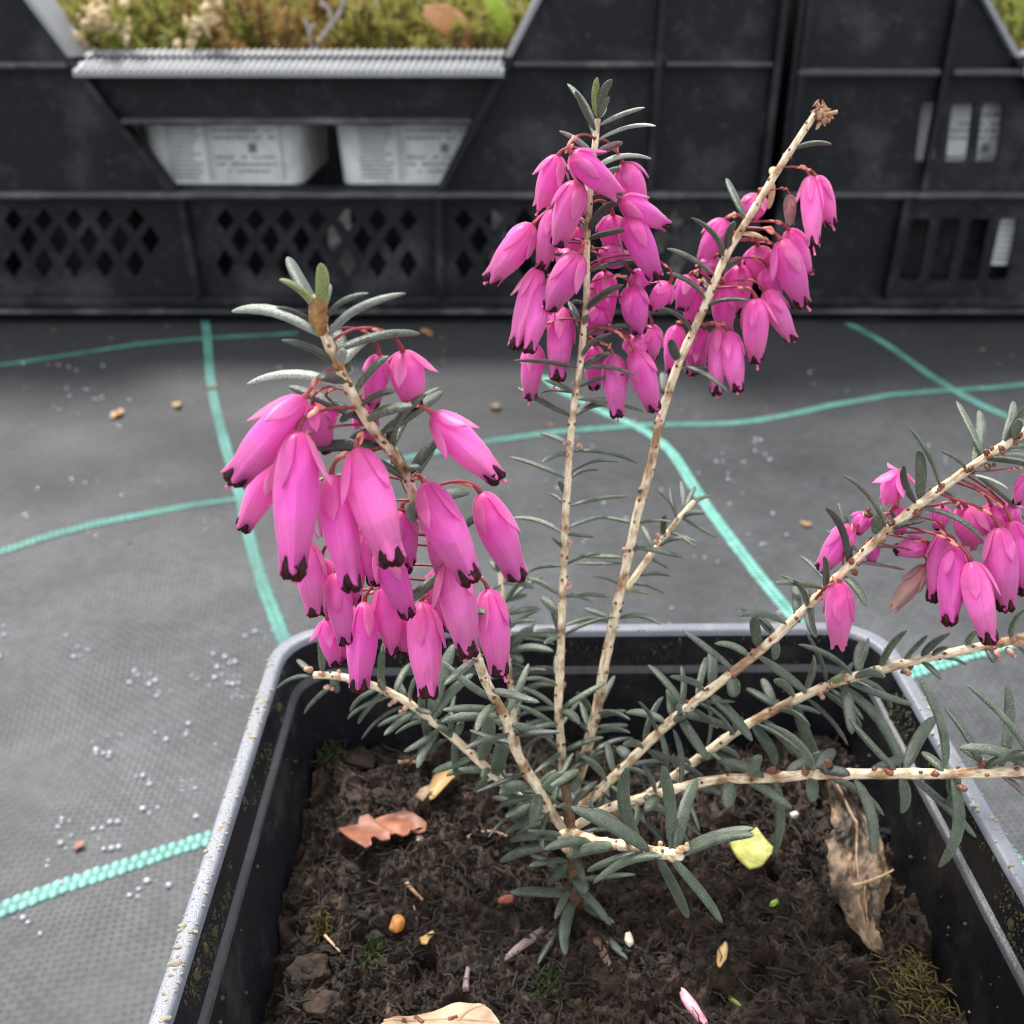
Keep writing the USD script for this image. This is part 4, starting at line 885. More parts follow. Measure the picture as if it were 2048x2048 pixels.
def stem_mesh(P, R, k=12):
    """Stem tube with uv (u round, v along) and slightly uneven thickness."""
    n = len(P); L = np.r_[0, np.cumsum(np.linalg.norm(np.diff(P, axis=0), axis=1))]
    t, u_, w_ = frames(P)
    a = np.linspace(0, 2*np.pi, k+1)
    rr = R[:, None]*(1 + 0.14*(noise(np.stack([np.cos(a)[None]*1.3 + 0*P[:, :1], np.sin(a)[None]*1.3 + 0*P[:, :1], (L/0.0011)[:, None] + 0*a[None]], -1), 3) - 0.5))
    v = (P[:, None] + rr[..., None]*(w_[:, None]*np.cos(a)[None, :, None] + u_[:, None]*np.sin(a)[None, :, None])).reshape(-1, 3)
    uv = np.stack([np.broadcast_to(a/(2*np.pi), (n, k+1)), np.broadcast_to((L/0.02)[:, None], (n, k+1))], -1).reshape(-1, 2)
    i = np.arange(n-1)[:, None]*(k+1); j = np.arange(k)[None]
    f = np.stack([i+j, i+j+1, i+k+2+j, i+k+1+j], -1).reshape(-1, 4)
    f = np.vstack([f[:, [0, 1, 2]], f[:, [0, 2, 3]]])
    c = len(v); v = np.vstack([v, P[-1] + t[-1]*R[-1]*0.5]); uv = np.vstack([uv, [0.5, L[-1]/0.02]])
    f = np.vstack([f, np.stack([np.full(k, c), (n-1)*(k+1) + np.arange(k), (n-1)*(k+1) + np.arange(k) + 1], 1)])
    return v, f, uv
NODES = {}
for key, (reg, pts, r0, r1) in STEMS.items():
    P = resample(np.array([at(px(reg, x, y), Z) for x, y, Z in pts]), 120)
    R = np.linspace(r0, r1, 120)*(0.80 if key in 'AB' else 0.86)
    L = np.r_[0, np.cumsum(np.linalg.norm(np.diff(P, axis=0), axis=1))]
    nod = np.arange(0.0035 + 0.001*rng.random(), L[-1] - 0.001, 0.0030)
    NODES[key] = nod
    for s in nod: R = R + R*0.12*np.exp(-((L - s)/0.0004)**2)
    P = P + (noise(np.stack([L*170, L*0 + ord(key)*1.7, L*0], -1), 4)[:, None] - 0.5)*0.0006*np.array([1, 0.6, 0.3])
    CURVE[key] = (P, R, L)
    v, f, uv = stem_mesh(P, R)
    STEMPATH[key] = part(PLANT, 'stem', (v, f), 'bark_brown' if key == 'T' else 'stem_bark', smooth=True, uv=uv)
    sc = []
    t, u_, w_ = frames(P)
    for s in nod:
        k = int(np.searchsorted(L, s)); k = min(k, 118); a0 = rng.uniform(0, 6.28)
        for q in range(4):
            if rng.random() < 0.2: continue
            a = a0 + q*math.pi/2 + rng.normal(0, 0.15); d = w_[k]*math.cos(a) + u_[k]*math.sin(a)
            rr = R[k]*rng.uniform(0.22, 0.42)
            sc.append(ball(P[k] + d*R[k]*0.95 + t[k]*rng.normal(0, 0.00025), [rr, rr, rr*1.3], 1, t[k] + d*0.5, int(rng.integers(99)), 0.4))
    part(STEMPATH[key], 'leaf_scar', join(sc), 'scar', smooth=True, kind='stuff')

def near(key, p2, wy=1.0):
    """Index on a stem nearest to a point of the picture."""
    P = CURVE[key][0]; d = P - EYE; Z = d @ FWD
    q = np.stack([1024 + 1024*d[:, 0]/Z/T, 1024 - 1024*(d @ UPV)/Z/T], 1)
    k = int(np.argmin(((q - p2)**2*[1, wy]).sum(1))); return k, Z[k]

# ---- flowers
def corolla(L, R, lobes=4, bend=0.0, seed=0, nr=18, k=24):
    s = np.array([0, .03, .07, .12, .18, .26, .35, .45, .55, .65, .74, .82, .88, .93, .97, 1.0, 1.03, 1.06])
    q = np.interp(s, [0, .03, .08, .15, .25, .38, .5, .62, .74, .84, .92, 1.0, 1.06], [.14, .44, .64, .81, .95, 1.0, .99, .95, .86, .74, .66, .60, .58])
    a = np.linspace(0, 2*np.pi, k+1)
    lob = np.clip((s - 0.86)/0.2, 0, 1)**1.2
    z = L*(s[:, None] - lob[:, None]*(0.050 - 0.062*np.sign(np.cos(lobes*a))[None]*np.abs(np.cos(lobes*a))[None]**0.7))
    lump = 1 + 0.05*np.cos(lobes*a)[None]*np.clip(s/0.5, 0, 1)[:, None] + 0.07*(noise(np.stack([np.cos(a)[None]*1.5 + 0*s[:, None], np.sin(a)[None]*1.5 + 0*s[:, None], s[:, None]*3 + seed*1.9 + 0*a[None]], -1), 7) - 0.5)
    flare = 1 + lob[:, None]*0.22*np.cos(lobes*a)[None]**2*rng.uniform(0, 1)
    r = R*q[:, None]*lump*flare
    v = np.stack([r*np.cos(a), r*np.sin(a), z], -1)
    uv = np.stack([np.broadcast_to(a/(2*np.pi), r.shape), np.broadcast_to(np.clip(s, 0, 1)[:, None], r.shape)], -1)
    # inside wall so that the mouth has thickness
    vi = v[9:].copy(); vi[..., :2] *= 0.90; vi = vi[::-1]; uvi = uv[9:][::-1]
    v = np.vstack([v.reshape(-1, 3), vi.reshape(-1, 3)]); uv = np.vstack([uv.reshape(-1, 2), uvi.reshape(-1, 2)])
    n = len(v)//(k+1)
    i = np.arange(n-1)[:, None]*(k+1); j = np.arange(k)[None]
    f = np.stack([i+j, i+j+1, i+k+2+j, i+k+1+j], -1).reshape(-1, 4)
    return v, np.vstack([f[:, [0, 1, 2]], f[:, [0, 2, 3]]]), uv
def sepal(L, R, ang, length, splay, wid):
    n, m = 12, 5
    s = np.linspace(0, 1, n); c = np.linspace(-1, 1, m)
    prof = np.interp(s*length, [0, .03, .08, .15, .25, .38, .5, .62, .74], [.16, .46, .66, .84, .99, 1.05, 1.03, .97, .86])
    w = R*wid*np.array([.45, .62, .78, .90, .97, 1.0, .97, .88, .75, .58, .36, .10])
    rad = R*prof*1.03 + R*0.03 + splay*R*s**2.2
    z = L*s*length - 0.25*splay*R*s**2
    da = c[None]*(w/np.maximum(rad, R*0.35))[:, None]
    da = np.clip(da, -0.95, 0.95)
    r2 = rad[:, None]*(1 + 0.04*(1 - c[None]**2))
    v = np.stack([r2*np.cos(ang + da), r2*np.sin(ang + da), z[:, None] + 0*da], -1)
    inn = v.copy(); inn[..., :2] *= (1 - 0.05)
    v2 = np.vstack([v.reshape(-1, 3), inn.reshape(-1, 3)]); N = n*m
    uv = np.stack([np.broadcast_to(c*0.05 + 0.1*ang, (n, m)), np.broadcast_to(s[:, None], (n, m))], -1).reshape(-1, 2); uv = np.vstack([uv, uv])
    i = (np.arange(n-1)[:, None]*m + np.arange(m-1)[None]).ravel()
    f = np.vstack([np.stack([i, i+1, i+m+1], 1), np.stack([i, i+m+1, i+m], 1)])
    e = np.r_[np.arange(m), np.arange(1, n)*m + m-1, (n-1)*m + np.arange(m-2, -1, -1), np.arange(n-2, 0, -1)*m]; en = np.roll(e, -1)
    return v2, np.vstack([f, f[:, ::-1] + N, np.stack([e, e+N, en+N], 1), np.stack([e, en+N, en], 1)]), uv
def bez(a, b, c, d, n):
    t = np.linspace(0, 1, n)[:, None]; return a*(1-t)**3 + 3*b*t*(1-t)**2 + 3*c*t*t*(1-t) + d*t**3
nflower = 0
def flower(key, reg, hx, hy, tx, ty, w, layer=0.0, anth=1.0, style=1.0, splay=None, faded=False, ratio=2.35, tipd=None):
    """One bell: head and mouth as measured, w its width; layer: how far behind (+) or before (-) the stem, in flower widths."""
    global nflower
    nflower += 1
    ph, pt = px(reg, hx, hy), px(reg, tx, ty)
    ks, Zs = near(key, ph, 1.0 if key == 'C' else 2.5)
    if key == 'C': ks = max(4, ks - int(rng.integers(2, 8)))
    W = size_at(w, reg, Zs)
    Zh = Zs + layer*W
    W = size_at(w, reg, Zh); R = W/2*(0.92 if key != 'H' else 0.93)*rng.uniform(0.94, 1.05)
    head = at(ph, Zh); flat = at(pt, Zh)
    p = np.linalg.norm(flat - head); L = W*ratio
    dz = math.sqrt(max(0, L*L - p*p)); dz = min(dz, 0.75*p)
    sg = 1.0 if tipd is None else tipd
    tip = at(pt, Zh + sg*dz*0.75)
    ax = tip - head; L = np.linalg.norm(ax); ax /= L
    x = unit(np.cross(ax, [0.2, 0.9, 0.35])); y = np.cross(ax, x)
    spin = rng.uniform(0, 2*np.pi); c_, s_ = math.cos(spin), math.sin(spin); x, y = x*c_ + y*s_, y*c_ - x*s_
    # bells curve a little: the mouth hangs straighter than the head
    down = np.array([0, 0, -1.0]); down = down - (down @ ax)*ax
    def place(v):
        q = v[:, 2]/L
        return head + v[:, :1]*x + v[:, 1:2]*y + v[:, 2:]*ax + (0.05*L*(q*(q - 1)))[:, None]*(-down)
    v, f, uv = corolla(L, R, seed=nflower)
    fl = part(PLANT, 'flower', (place(v), f), 'petal_faded' if faded else 'petal', smooth=True, uv=uv, label='faded brownish-pink withered flower' if faded else None)
    sm = 'petal_faded' if faded else 'sepal'
    for q in range(4):
        sp_ = (rng.uniform(0.0, 0.22) + (0.5 if rng.random() < 0.18 else 0)) if splay is None else splay*rng.uniform(0.6, 1.3)
        v, f, uv = sepal(L, R, q*math.pi/2 + math.pi/4 + rng.normal(0, 0.12), rng.uniform(0.42, 0.58), sp_, rng.uniform(0.34, 0.48))
        part(fl, 'sepal', (place(v), f), sm, smooth=True, uv=uv)
    if anth > 0:
        an = []
        for q in range(8):
            a = q*math.pi/4 + rng.normal(0, 0.1); rr = R*0.43
            z0, z1 = L*0.90, L*(1.045 + 0.060*anth + rng.normal(0, 0.012))
            c = np.array([[rr*math.cos(a), rr*math.sin(a), z0], [rr*1.02*math.cos(a), rr*1.02*math.sin(a), (z0+z1)/2], [rr*0.88*math.cos(a), rr*0.88*math.sin(a), z0 + (z1-z0)*0.8], [rr*0.72*math.cos(a), rr*0.72*math.sin(a), z1]])
            an.append(tube(place(c), R*np.array([0.17, 0.23, 0.23, 0.12]), 7))
        part(fl, 'anthers', join(an), 'anther', smooth=True)
    if style > 0:
        o = np.array([[0, 0, L*0.9], [R*0.1, 0, L*1.04], [R*rng.normal(0.1, 0.15), R*rng.normal(0, 0.15), L*(1.07 + 0.13*style)]])
        q = place(o)
        part(fl, 'style', join([tube(q, [R*0.085, R*0.085, R*0.085], 6), ball(q[-1], R*0.125, 1)]), 'style_pink', smooth=True)
    # stalk, from a leaf node a little further up the stem
    P, Rs, Ls = CURVE[key]
    kk = min(118, ks + (int(rng.integers(0, 4)) if key in 'HA' else 0))
    o = P[kk]; d = unit((head - o) - ((head - o) @ unit(P[min(kk+1, 119)] - P[kk]))*unit(P[min(kk+1, 119)] - P[kk]) + [0, 0, 1e-5])
    Ld = np.linalg.norm(head - o)
    b = bez(o, o + d*Ld*0.35 + np.array([0, 0, (0.20 if key in 'HA' else 0.14)*Ld]), head - ax*max(0.0012, Ld*0.35), head + ax*0.0002, 14)
    st = part(fl, 'stalk', tube(b, W*np.r_[np.full(10, 0.042), 0.048, 0.06, 0.075, 0.09], 7), 'pedicel', smooth=True)
    br = []
    for q in range(3):
        a = rng.uniform(0, 6.28); k0 = 7 + q
        br.append(ball(b[k0] + unit(rng.normal(size=3))*W*0.06, [W*0.055, W*0.055, W*0.16], 1, unit(b[k0+1] - b[k0] + rng.normal(0, 0.00012, 3))))
    part(fl, 'bract', join(br), 'bract', smooth=True)
    return fl

FH = [  # the front left spray: (region, head x, y, mouth x, y, width, layer)
 ('R3', 575, 925, 205, 1355, 225, -0.6), ('R3', 420, 1270, 250, 1620, 175, -0.15), ('R3', 540, 1110, 515, 1850, 255, -1.2), ('R3', 725, 1350, 825, 1930, 215, -1.35),
 ('R3', 865, 1205, 1045, 1790, 255, -1.2), ('R3', 1240, 1395, 1480, 1900, 235, -0.75), ('R3', 1285, 1010, 1620, 1350, 205, -0.1), ('R3', 1550, 1450, 1740, 1890, 215, -0.1),
 ('R3', 1120, 670, 1175, 945, 200, 1.0), ('R3', 990, 690, 950, 950, 160, 1.3), ('R3', 690, 930, 690, 1120, 150, 0.9), ('R3', 620, 960, 700, 1200, 160, 0.5), ('R3', 1110, 1560, 1130, 1860, 150, 0.6),
 ('R4', 470, 220, 520, 600, 165, -0.2), ('R4', 640, 400, 685, 760, 160, -0.7), ('R4', 590, 660, 630, 885, 140, 0.1), ('R4', 795, 560, 770, 1010, 175, -0.5), ('R4', 890, 250, 1030, 610, 185, -0.6),
 ('R4', 900, 470, 955, 815, 160, 0.1), ('R4', 1110, 560, 1150, 1045, 195, -0.5), ('R4', 1270, 320, 1365, 815, 205, -0.35), ('R4', 1480, 490, 1540, 930, 190, -0.1), ('R4', 1010, 60, 1040, 330, 150, 0.3),
 ('R4', 560, 330, 590, 600, 160, 0.4), ('R4', 730, 230, 735, 540, 165, 0.3), ('R4', 960, 200, 985, 470, 165, 0.5), ('R4', 1190, 390, 1215, 690, 160, 0.5), ('R4', 830, 130, 850, 430, 160, 0.6), ('R4', 700, 640, 700, 870, 140, 0.6), ('R4', 1330, 500, 1350, 740, 150, 0.6),
 ('R4', 420, 60, 440, 350, 150, 0.6), ('R4', 1200, 120, 1230, 400, 150, 0.7), ('R4', 1010, 600, 1020, 820, 140, 0.6), ('R3', 900, 960, 930, 1200, 150, 1.0)]
FA = [('R5', 425, 460, 345, 705, 140, 0.2), ('R5', 490, 450, 705, 640, 155, -1.3), ('R5', 515, 585, 430, 870, 160, -0.9), ('R5', 410, 720, 350, 985, 135, -0.2), ('R5', 305, 795, 110, 1050, 150, 0.0),
 ('R5', 530, 935, 390, 1180, 165, -1.1), ('R5', 330, 1000, 225, 1365, 125, 0.1), ('R5', 360, 1080, 290, 1385, 130, -0.4), ('R5', 440, 1190, 425, 1520, 140, 0.9), ('R5', 310, 1370, 290, 1615, 120, 0.6),
 ('R5', 730, 670, 935, 790, 125, -0.4), ('R5', 760, 745, 890, 1030, 155, -0.1), ('R5', 740, 500, 825, 690, 140, 0.8), ('R5', 625, 940, 760, 960, 120, 0.5), ('R5', 780, 1090, 815, 1300, 140, 0.3),
 ('R5', 965, 1080, 885, 1190, 115, 0.8), ('R5', 650, 1020, 640, 1290, 140, 0.9), ('R5', 690, 1420, 710, 1700, 120, 0.3), ('R5', 795, 1400, 885, 1670, 140, -0.2), ('R5', 600, 1380, 600, 1570, 115, 1.0),
 ('R5', 770, 1340, 830, 1420, 120, 0.9), ('R5', 880, 1280, 880, 1430, 105, 1.3), ('R5', 690, 750, 680, 900, 150, 0.9), ('R5', 790, 1030, 850, 1080, 110, 0.9), ('R5', 470, 900, 480, 1010, 140, 0.8),
 ('R5', 620, 1180, 610, 1330, 120, 0.9), ('R5', 520, 800, 510, 960, 120, 0.9)]
FB = [('R5', 1395, 650, 1350, 760, 130, 0.8), ('R5', 1235, 770, 1125, 965, 145, 0.3), ('R5', 1180, 950, 1150, 1030, 120, 0.8), ('R5', 1640, 560, 1660, 880, 105, -0.2), ('R5', 1670, 560, 1740, 780, 110, 0.4),
 ('R5', 1500, 870, 1600, 1160, 150, -0.5), ('R5', 1540, 820, 1625, 1020, 120, 0.2), ('R5', 1390, 900, 1400, 1050, 140, 0.9), ('R5', 1430, 1110, 1545, 1335, 115, -0.2), ('R5', 1380, 1150, 1380, 1435, 145, -0.7),
 ('R5', 1300, 990, 1290, 1200, 140, 0.9), ('R5', 1060, 1040, 1025, 1190, 115, 0.2), ('R5', 1090, 1090, 1070, 1260, 115, 0.7), ('R5', 1220, 1080, 1230, 1300, 125, 0.8), ('R5', 1200, 1290, 1190, 1590, 105, 0.3),
 ('R5', 1250, 1310, 1290, 1580, 115, -0.1), ('R5', 1440, 1000, 1470, 1150, 120, 0.5), ('R5', 1000, 1280, 970, 1500, 105, 0.9), ('R5', 1130, 1300, 1070, 1500, 110, 1.0), ('R5', 1480, 920, 1490, 1080, 130, 0.7), ('R5', 1100, 1370, 1100, 1500, 105, 1.2)]
FC = [('R6', 1140, 620, 1055, 810, 175, 0.4), ('R6', 820, 970, 640, 1230, 180, 0.3), ('R6', 910, 890, 860, 1000, 140, 0.8), ('R6', 745, 1335, 740, 1730, 205, -0.8), ('R6', 1120, 850, 1130, 1000, 150, 0.7),
 ('R6', 1310, 1090, 1120, 1125, 160, 0.5), ('R6', 1490, 1090, 1450, 1560, 190, -0.5), ('R6', 1590, 1200, 1700, 1680, 210, -0.9), ('R6', 1770, 980, 1810, 1470, 215, -0.3), ('R6', 1420, 1010, 1345, 1420, 150, 0.4),
 ('R6', 1560, 850, 1600, 1080, 205, 0.5), ('R6', 1720, 840, 1740, 1040, 180, 0.8), ('R6', 1850, 940, 1935, 1370, 190, 0.2), ('R6', 1410, 850, 1380, 980, 130, 0.7), ('R6', 1800, 830, 1880, 930, 160, 0.9), ('R6', 1960, 640, 1890, 810, 120, 0.0), ('R6', 960, 1060, 950, 1200, 110, 0.7)]
for k, q in enumerate(FH): flower('H', *q, anth=1.0, style=0.0 if k in (3, 5) or k % 3 == 1 else rng.uniform(0.2, 0.9), splay=0.9 if k in (0, 6, 8) else None)
for k, q in enumerate(FA): flower('A', *q, anth=0.0 if k in (0, 1) else 0.85, style=rng.choice([0, 0.6, 1.0]))
for k, q in enumerate(FB): flower('B', *q, anth=0.3 if k in (3, 4) else 0.8, style=rng.choice([0.4, 1.0]))
for k, q in enumerate(FC): flower('C', *q, anth=0.0 if k in (0, 3, 10, 11, 14) else 1.0, style=rng.uniform(0, 0.8) if k not in (0, 3) else 0, splay=1.3 if k == 0 else None)
flower('C', 'R6', 1300, 1225, 1090, 1500, 130, 0.3, anth=0.0, style=0.0, splay=0.5, faded=True)
flower('B', 'R5', 1545, 650, 1545, 790, 62, -0.2, anth=0.0, style=0.0, splay=0.2, faded=True)

# ---- leaves
LEAVES = []      # (mesh, material, stem key, projected size)
def leaf(base, tip, w, key, m, bow=0.10, updir=None, tipped=False):
    base, tip = np.asarray(base), np.asarray(tip)
    L = np.linalg.norm(tip - base); ax = (tip - base)/L
    up = np.array([0, 0, 1.0]) if updir is None else updir
    up = up - (up @ ax)*ax
    up = unit(up) if np.linalg.norm(up) > 0.15 else unit(np.cross(ax, [1, 0.2, 0]))
    n = 11
    s = np.array([0, .05, .12, .22, .36, .5, .64, .78, .89, .96, 1.0])
    side = np.cross(ax, up)*rng.normal(0, 0.05)*L
    P = base + (tip - base)*s[:, None] + up*(bow*L*4*s*(1-s))[:, None] + side*(4*s*(1-s))[:, None]
    R = w/2*np.array([.34, .52, .80, .94, 1.0, 1.0, .97, .87, .68, .43, .12])
    def sect(a):      # flat above, rolled edges, a groove beneath
        return 1 - 0.34*np.exp(-((np.abs(a - 1.5*np.pi))/0.33)**2) - 0.17*np.exp(-((np.abs(a - 0.5*np.pi))/0.24)**2)
    R = R*0.86
    mesh = tube(P, R, 16, up=up + rng.normal(0, 0.25, 3), flat=0.62, sect=sect)
    p0, Z = proj(base); p1, _ = proj(tip)
    LEAVES.append((mesh, m, key, np.linalg.norm(p1-p0)*w/Z, 0.5*(p0+p1)))
def lf(key, reg, bx, by, tx, ty, w, m='leaf_green', layer=0.0, L0=0.0070, sg=None, bow=None):
    pb, pt = px(reg, bx, by), px(reg, tx, ty)
    best = None
    for kk in CURVE:                      # it grows from the stem that it begins nearest to
        k_, Z_ = near(kk, pb); q_ = proj(CURVE[kk][0][k_])[0]; d_ = np.linalg.norm(q_ - pb) + (0 if kk == key else 14)
        if best is None or d_ < best[0]: best = (d_, kk, k_, Z_, q_)
    d_, key, k, Zs, qs = best
    if np.linalg.norm(pt - qs) > 1.45*np.linalg.norm(pt - pb) + 12: pt = pt + (qs - pb)*0.8
    Z = Zs + layer*0.0006
    W = size_at(w, reg, Z)
    s0, rs = CURVE[key][0][k], CURVE[key][1][k]
    t = at(pt, Z)
    b = s0 + unit(t - s0)*rs*0.75 - FWD*0.0 + FWD*np.clip(layer, -1, 1)*rs*0.6
    p = np.linalg.norm(t - b); dz = min(math.sqrt(max(0, L0*L0 - p*p)), 0.8*p + 0.0006)
    g = (rng.choice([-1, 1]) if sg is None else sg)
    if layer > 1: g = 1
    Zt = Z + g*dz*0.8
    if key in 'TFGHEJDC':                 # never under the soil
        q_ = on_soil(pt)
        if abs(q_[0] - POT_C[0]) < A and abs(q_[1] - POT_C[1]) < A:
            Zt = min(Zt, proj(q_ + [0, 0, 0.0012])[1])
    t = at(pt, Zt)
    leaf(b, t, W, key, m, rng.uniform(0.02, 0.11) if bow is None else bow, updir=None if abs((t-b)[2]) < 0.85*np.linalg.norm(t-b) else CURVE[key][0][min(119, k+5)] - s0)
G, Pl, Dk, Ol, Br, Pu = 'leaf_green', 'leaf_pale', 'leaf_dark', 'leaf_olive', 'leaf_brown', 'leaf_purple'
for q in [('R3', 610, 380, 490, 150, 84, G, .6), ('R3', 685, 400, 665, 185, 74, Ol, -.4), ('R3', 590, 430, 440, 275, 66, Ol, 0), ('R3', 715, 490, 930, 350, 52, Dk, .5), ('R3', 755, 570, 1135, 350, 72, Pl, -.2), ('R3', 625, 640, 175, 450, 74, Pl, -.3),
          ('R3', 600, 570, 420, 430, 52, Dk, .8), ('R3', 730, 460, 715, 300, 60, G, 1.2), ('R3', 700, 690, 1215, 575, 82, G, -.8), ('R3', 1040, 630, 1185, 475, 66, Pl, .4), ('R3', 735, 780, 450, 610, 58, Dk, .4), ('R3', 845, 700, 838, 615, 64, Pl, -.5), ('R3', 740, 915, 262, 850, 84, Pl, -1.2),
          ('R3', 900, 860, 1040, 700, 74, G, 1.0), ('R3', 870, 990, 1080, 890, 56, Dk, -.6), ('R3', 1000, 1105, 1340, 890, 76, G, -.6), ('R3', 1090, 1190, 1320, 870, 60, G, .6), ('R3', 1250, 1350, 1290, 1195, 76, Dk, .8), ('R3', 1055, 1380, 1210, 1315, 66, G, -.6), ('R3', 1390, 1470, 1640, 1395, 82, G, -.2),
          ('R3', 660, 1120, 610, 1170, 66, Dk, .5), ('R3', 1060, 1230, 1090, 1060, 60, G, .9), ('R3', 760, 1230, 830, 1150, 60, G, .6), ('R3', 840, 830, 830, 760, 60, Pl, .3),
          ('R9', 350, 1650, 640, 1755, 64, G, -1), ('R9', 10, 1800, 215, 1570, 74, G, -1.5), ('R9', 10, 1760, 90, 1380, 92, G, .5), ('R9', 20, 1800, 300, 1860, 62, G, -1), ('R9', 290, 1960, 340, 1820, 84, G, -1.2), ('R9', 500, 2010, 230, 1990, 60, G, .2),
          ('R4', 1450, 1440, 1480, 1190, 84, G, -1), ('R4', 1560, 1490, 1580, 1330, 84, G, -1.2), ('R4', 1490, 1200, 1230, 1160, 60, G, -.4), ('R4', 1600, 1240, 1840, 1310, 60, G, -.6), ('R4', 1760, 1600, 1900, 1500, 60, G, 0), ('R4', 1700, 1590, 1540, 1620, 52, G, -.3), ('R4', 1720, 1650, 1540, 1690, 52, G, -.5),
          ('R4', 1740, 1720, 1610, 1760, 55, G, -.5), ('R4', 1730, 1620, 1720, 1800, 66, G, -.7), ('R4', 1760, 1780, 1590, 1830, 56, G, -.8)]:
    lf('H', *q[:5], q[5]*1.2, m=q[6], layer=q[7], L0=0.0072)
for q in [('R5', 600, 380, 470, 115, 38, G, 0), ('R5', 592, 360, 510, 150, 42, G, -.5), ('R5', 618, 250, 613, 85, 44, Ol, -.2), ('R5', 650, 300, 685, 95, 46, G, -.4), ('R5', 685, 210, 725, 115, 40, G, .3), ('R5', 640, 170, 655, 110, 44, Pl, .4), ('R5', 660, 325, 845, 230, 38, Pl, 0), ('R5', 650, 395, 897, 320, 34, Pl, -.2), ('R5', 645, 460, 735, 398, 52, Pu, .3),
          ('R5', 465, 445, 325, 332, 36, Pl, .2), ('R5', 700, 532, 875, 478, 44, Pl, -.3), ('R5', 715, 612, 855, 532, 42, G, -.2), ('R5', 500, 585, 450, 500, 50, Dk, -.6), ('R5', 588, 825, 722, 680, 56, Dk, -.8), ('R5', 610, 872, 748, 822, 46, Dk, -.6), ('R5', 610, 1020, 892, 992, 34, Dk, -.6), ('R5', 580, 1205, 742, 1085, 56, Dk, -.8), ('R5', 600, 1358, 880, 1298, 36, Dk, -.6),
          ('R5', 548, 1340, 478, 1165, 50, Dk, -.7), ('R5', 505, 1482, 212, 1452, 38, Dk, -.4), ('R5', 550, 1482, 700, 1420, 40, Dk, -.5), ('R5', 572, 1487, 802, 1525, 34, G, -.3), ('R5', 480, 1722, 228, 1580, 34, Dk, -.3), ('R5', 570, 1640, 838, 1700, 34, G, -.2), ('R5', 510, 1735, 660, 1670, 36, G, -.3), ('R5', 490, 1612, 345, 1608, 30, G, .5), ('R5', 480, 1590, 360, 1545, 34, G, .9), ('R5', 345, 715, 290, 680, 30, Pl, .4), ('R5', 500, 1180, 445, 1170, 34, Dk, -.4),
          ('R9', 812, 320, 445, 172, 46, G, -.2), ('R9', 850, 305, 1022, 258, 42, Dk, -.3), ('R9', 860, 300, 1150, 208, 38, G, .8), ('R9', 800, 95, 645, 20, 50, G, .4), ('R9', 880, 130, 1272, 215, 46, G, -.1), ('R9', 800, 130, 660, 205, 44, G, .8), ('R9', 828, 492, 705, 415, 48, G, -.3), ('R9', 858, 492, 1212, 430, 50, G, 0), ('R9', 775, 682, 460, 568, 40, G, 0), ('R9', 828, 682, 992, 690, 36, Dk, -.3),
          ('R9', 865, 645, 1080, 560, 46, G, .8), ('R9', 785, 890, 635, 892, 44, G, .2), ('R9', 840, 862, 1040, 800, 44, G, .4), ('R9', 775, 1062, 555, 950, 42, G, -.1), ('R9', 828, 1066, 1100, 1080, 36, G, .1), ('R9', 828, 1068, 980, 1112, 32, G, -.4), ('R9', 752, 1215, 655, 1068, 66, G, .5), ('R9', 762, 1290, 598, 1300, 56, G, .3), ('R9', 820, 1262, 1105, 1245, 50, G, .3), ('R9', 790, 880, 560, 920, 50, G, .9), ('R9', 800, 420, 760, 330, 36, G, .9), ('R9', 770, 760, 720, 690, 36, G, 1),
          ('R9', 560, 1350, 745, 1350, 56, G, 1.5), ('R9', 780, 1810, 870, 1880, 40, G, .5), ('R9', 620, 1790, 760, 1900, 52, G, .5), ('R9', 740, 1890, 590, 1920, 56, G, -.2)]:
    lf('A', *q[:5], q[5]*1.16, m=q[6], layer=q[7], L0=0.0068)
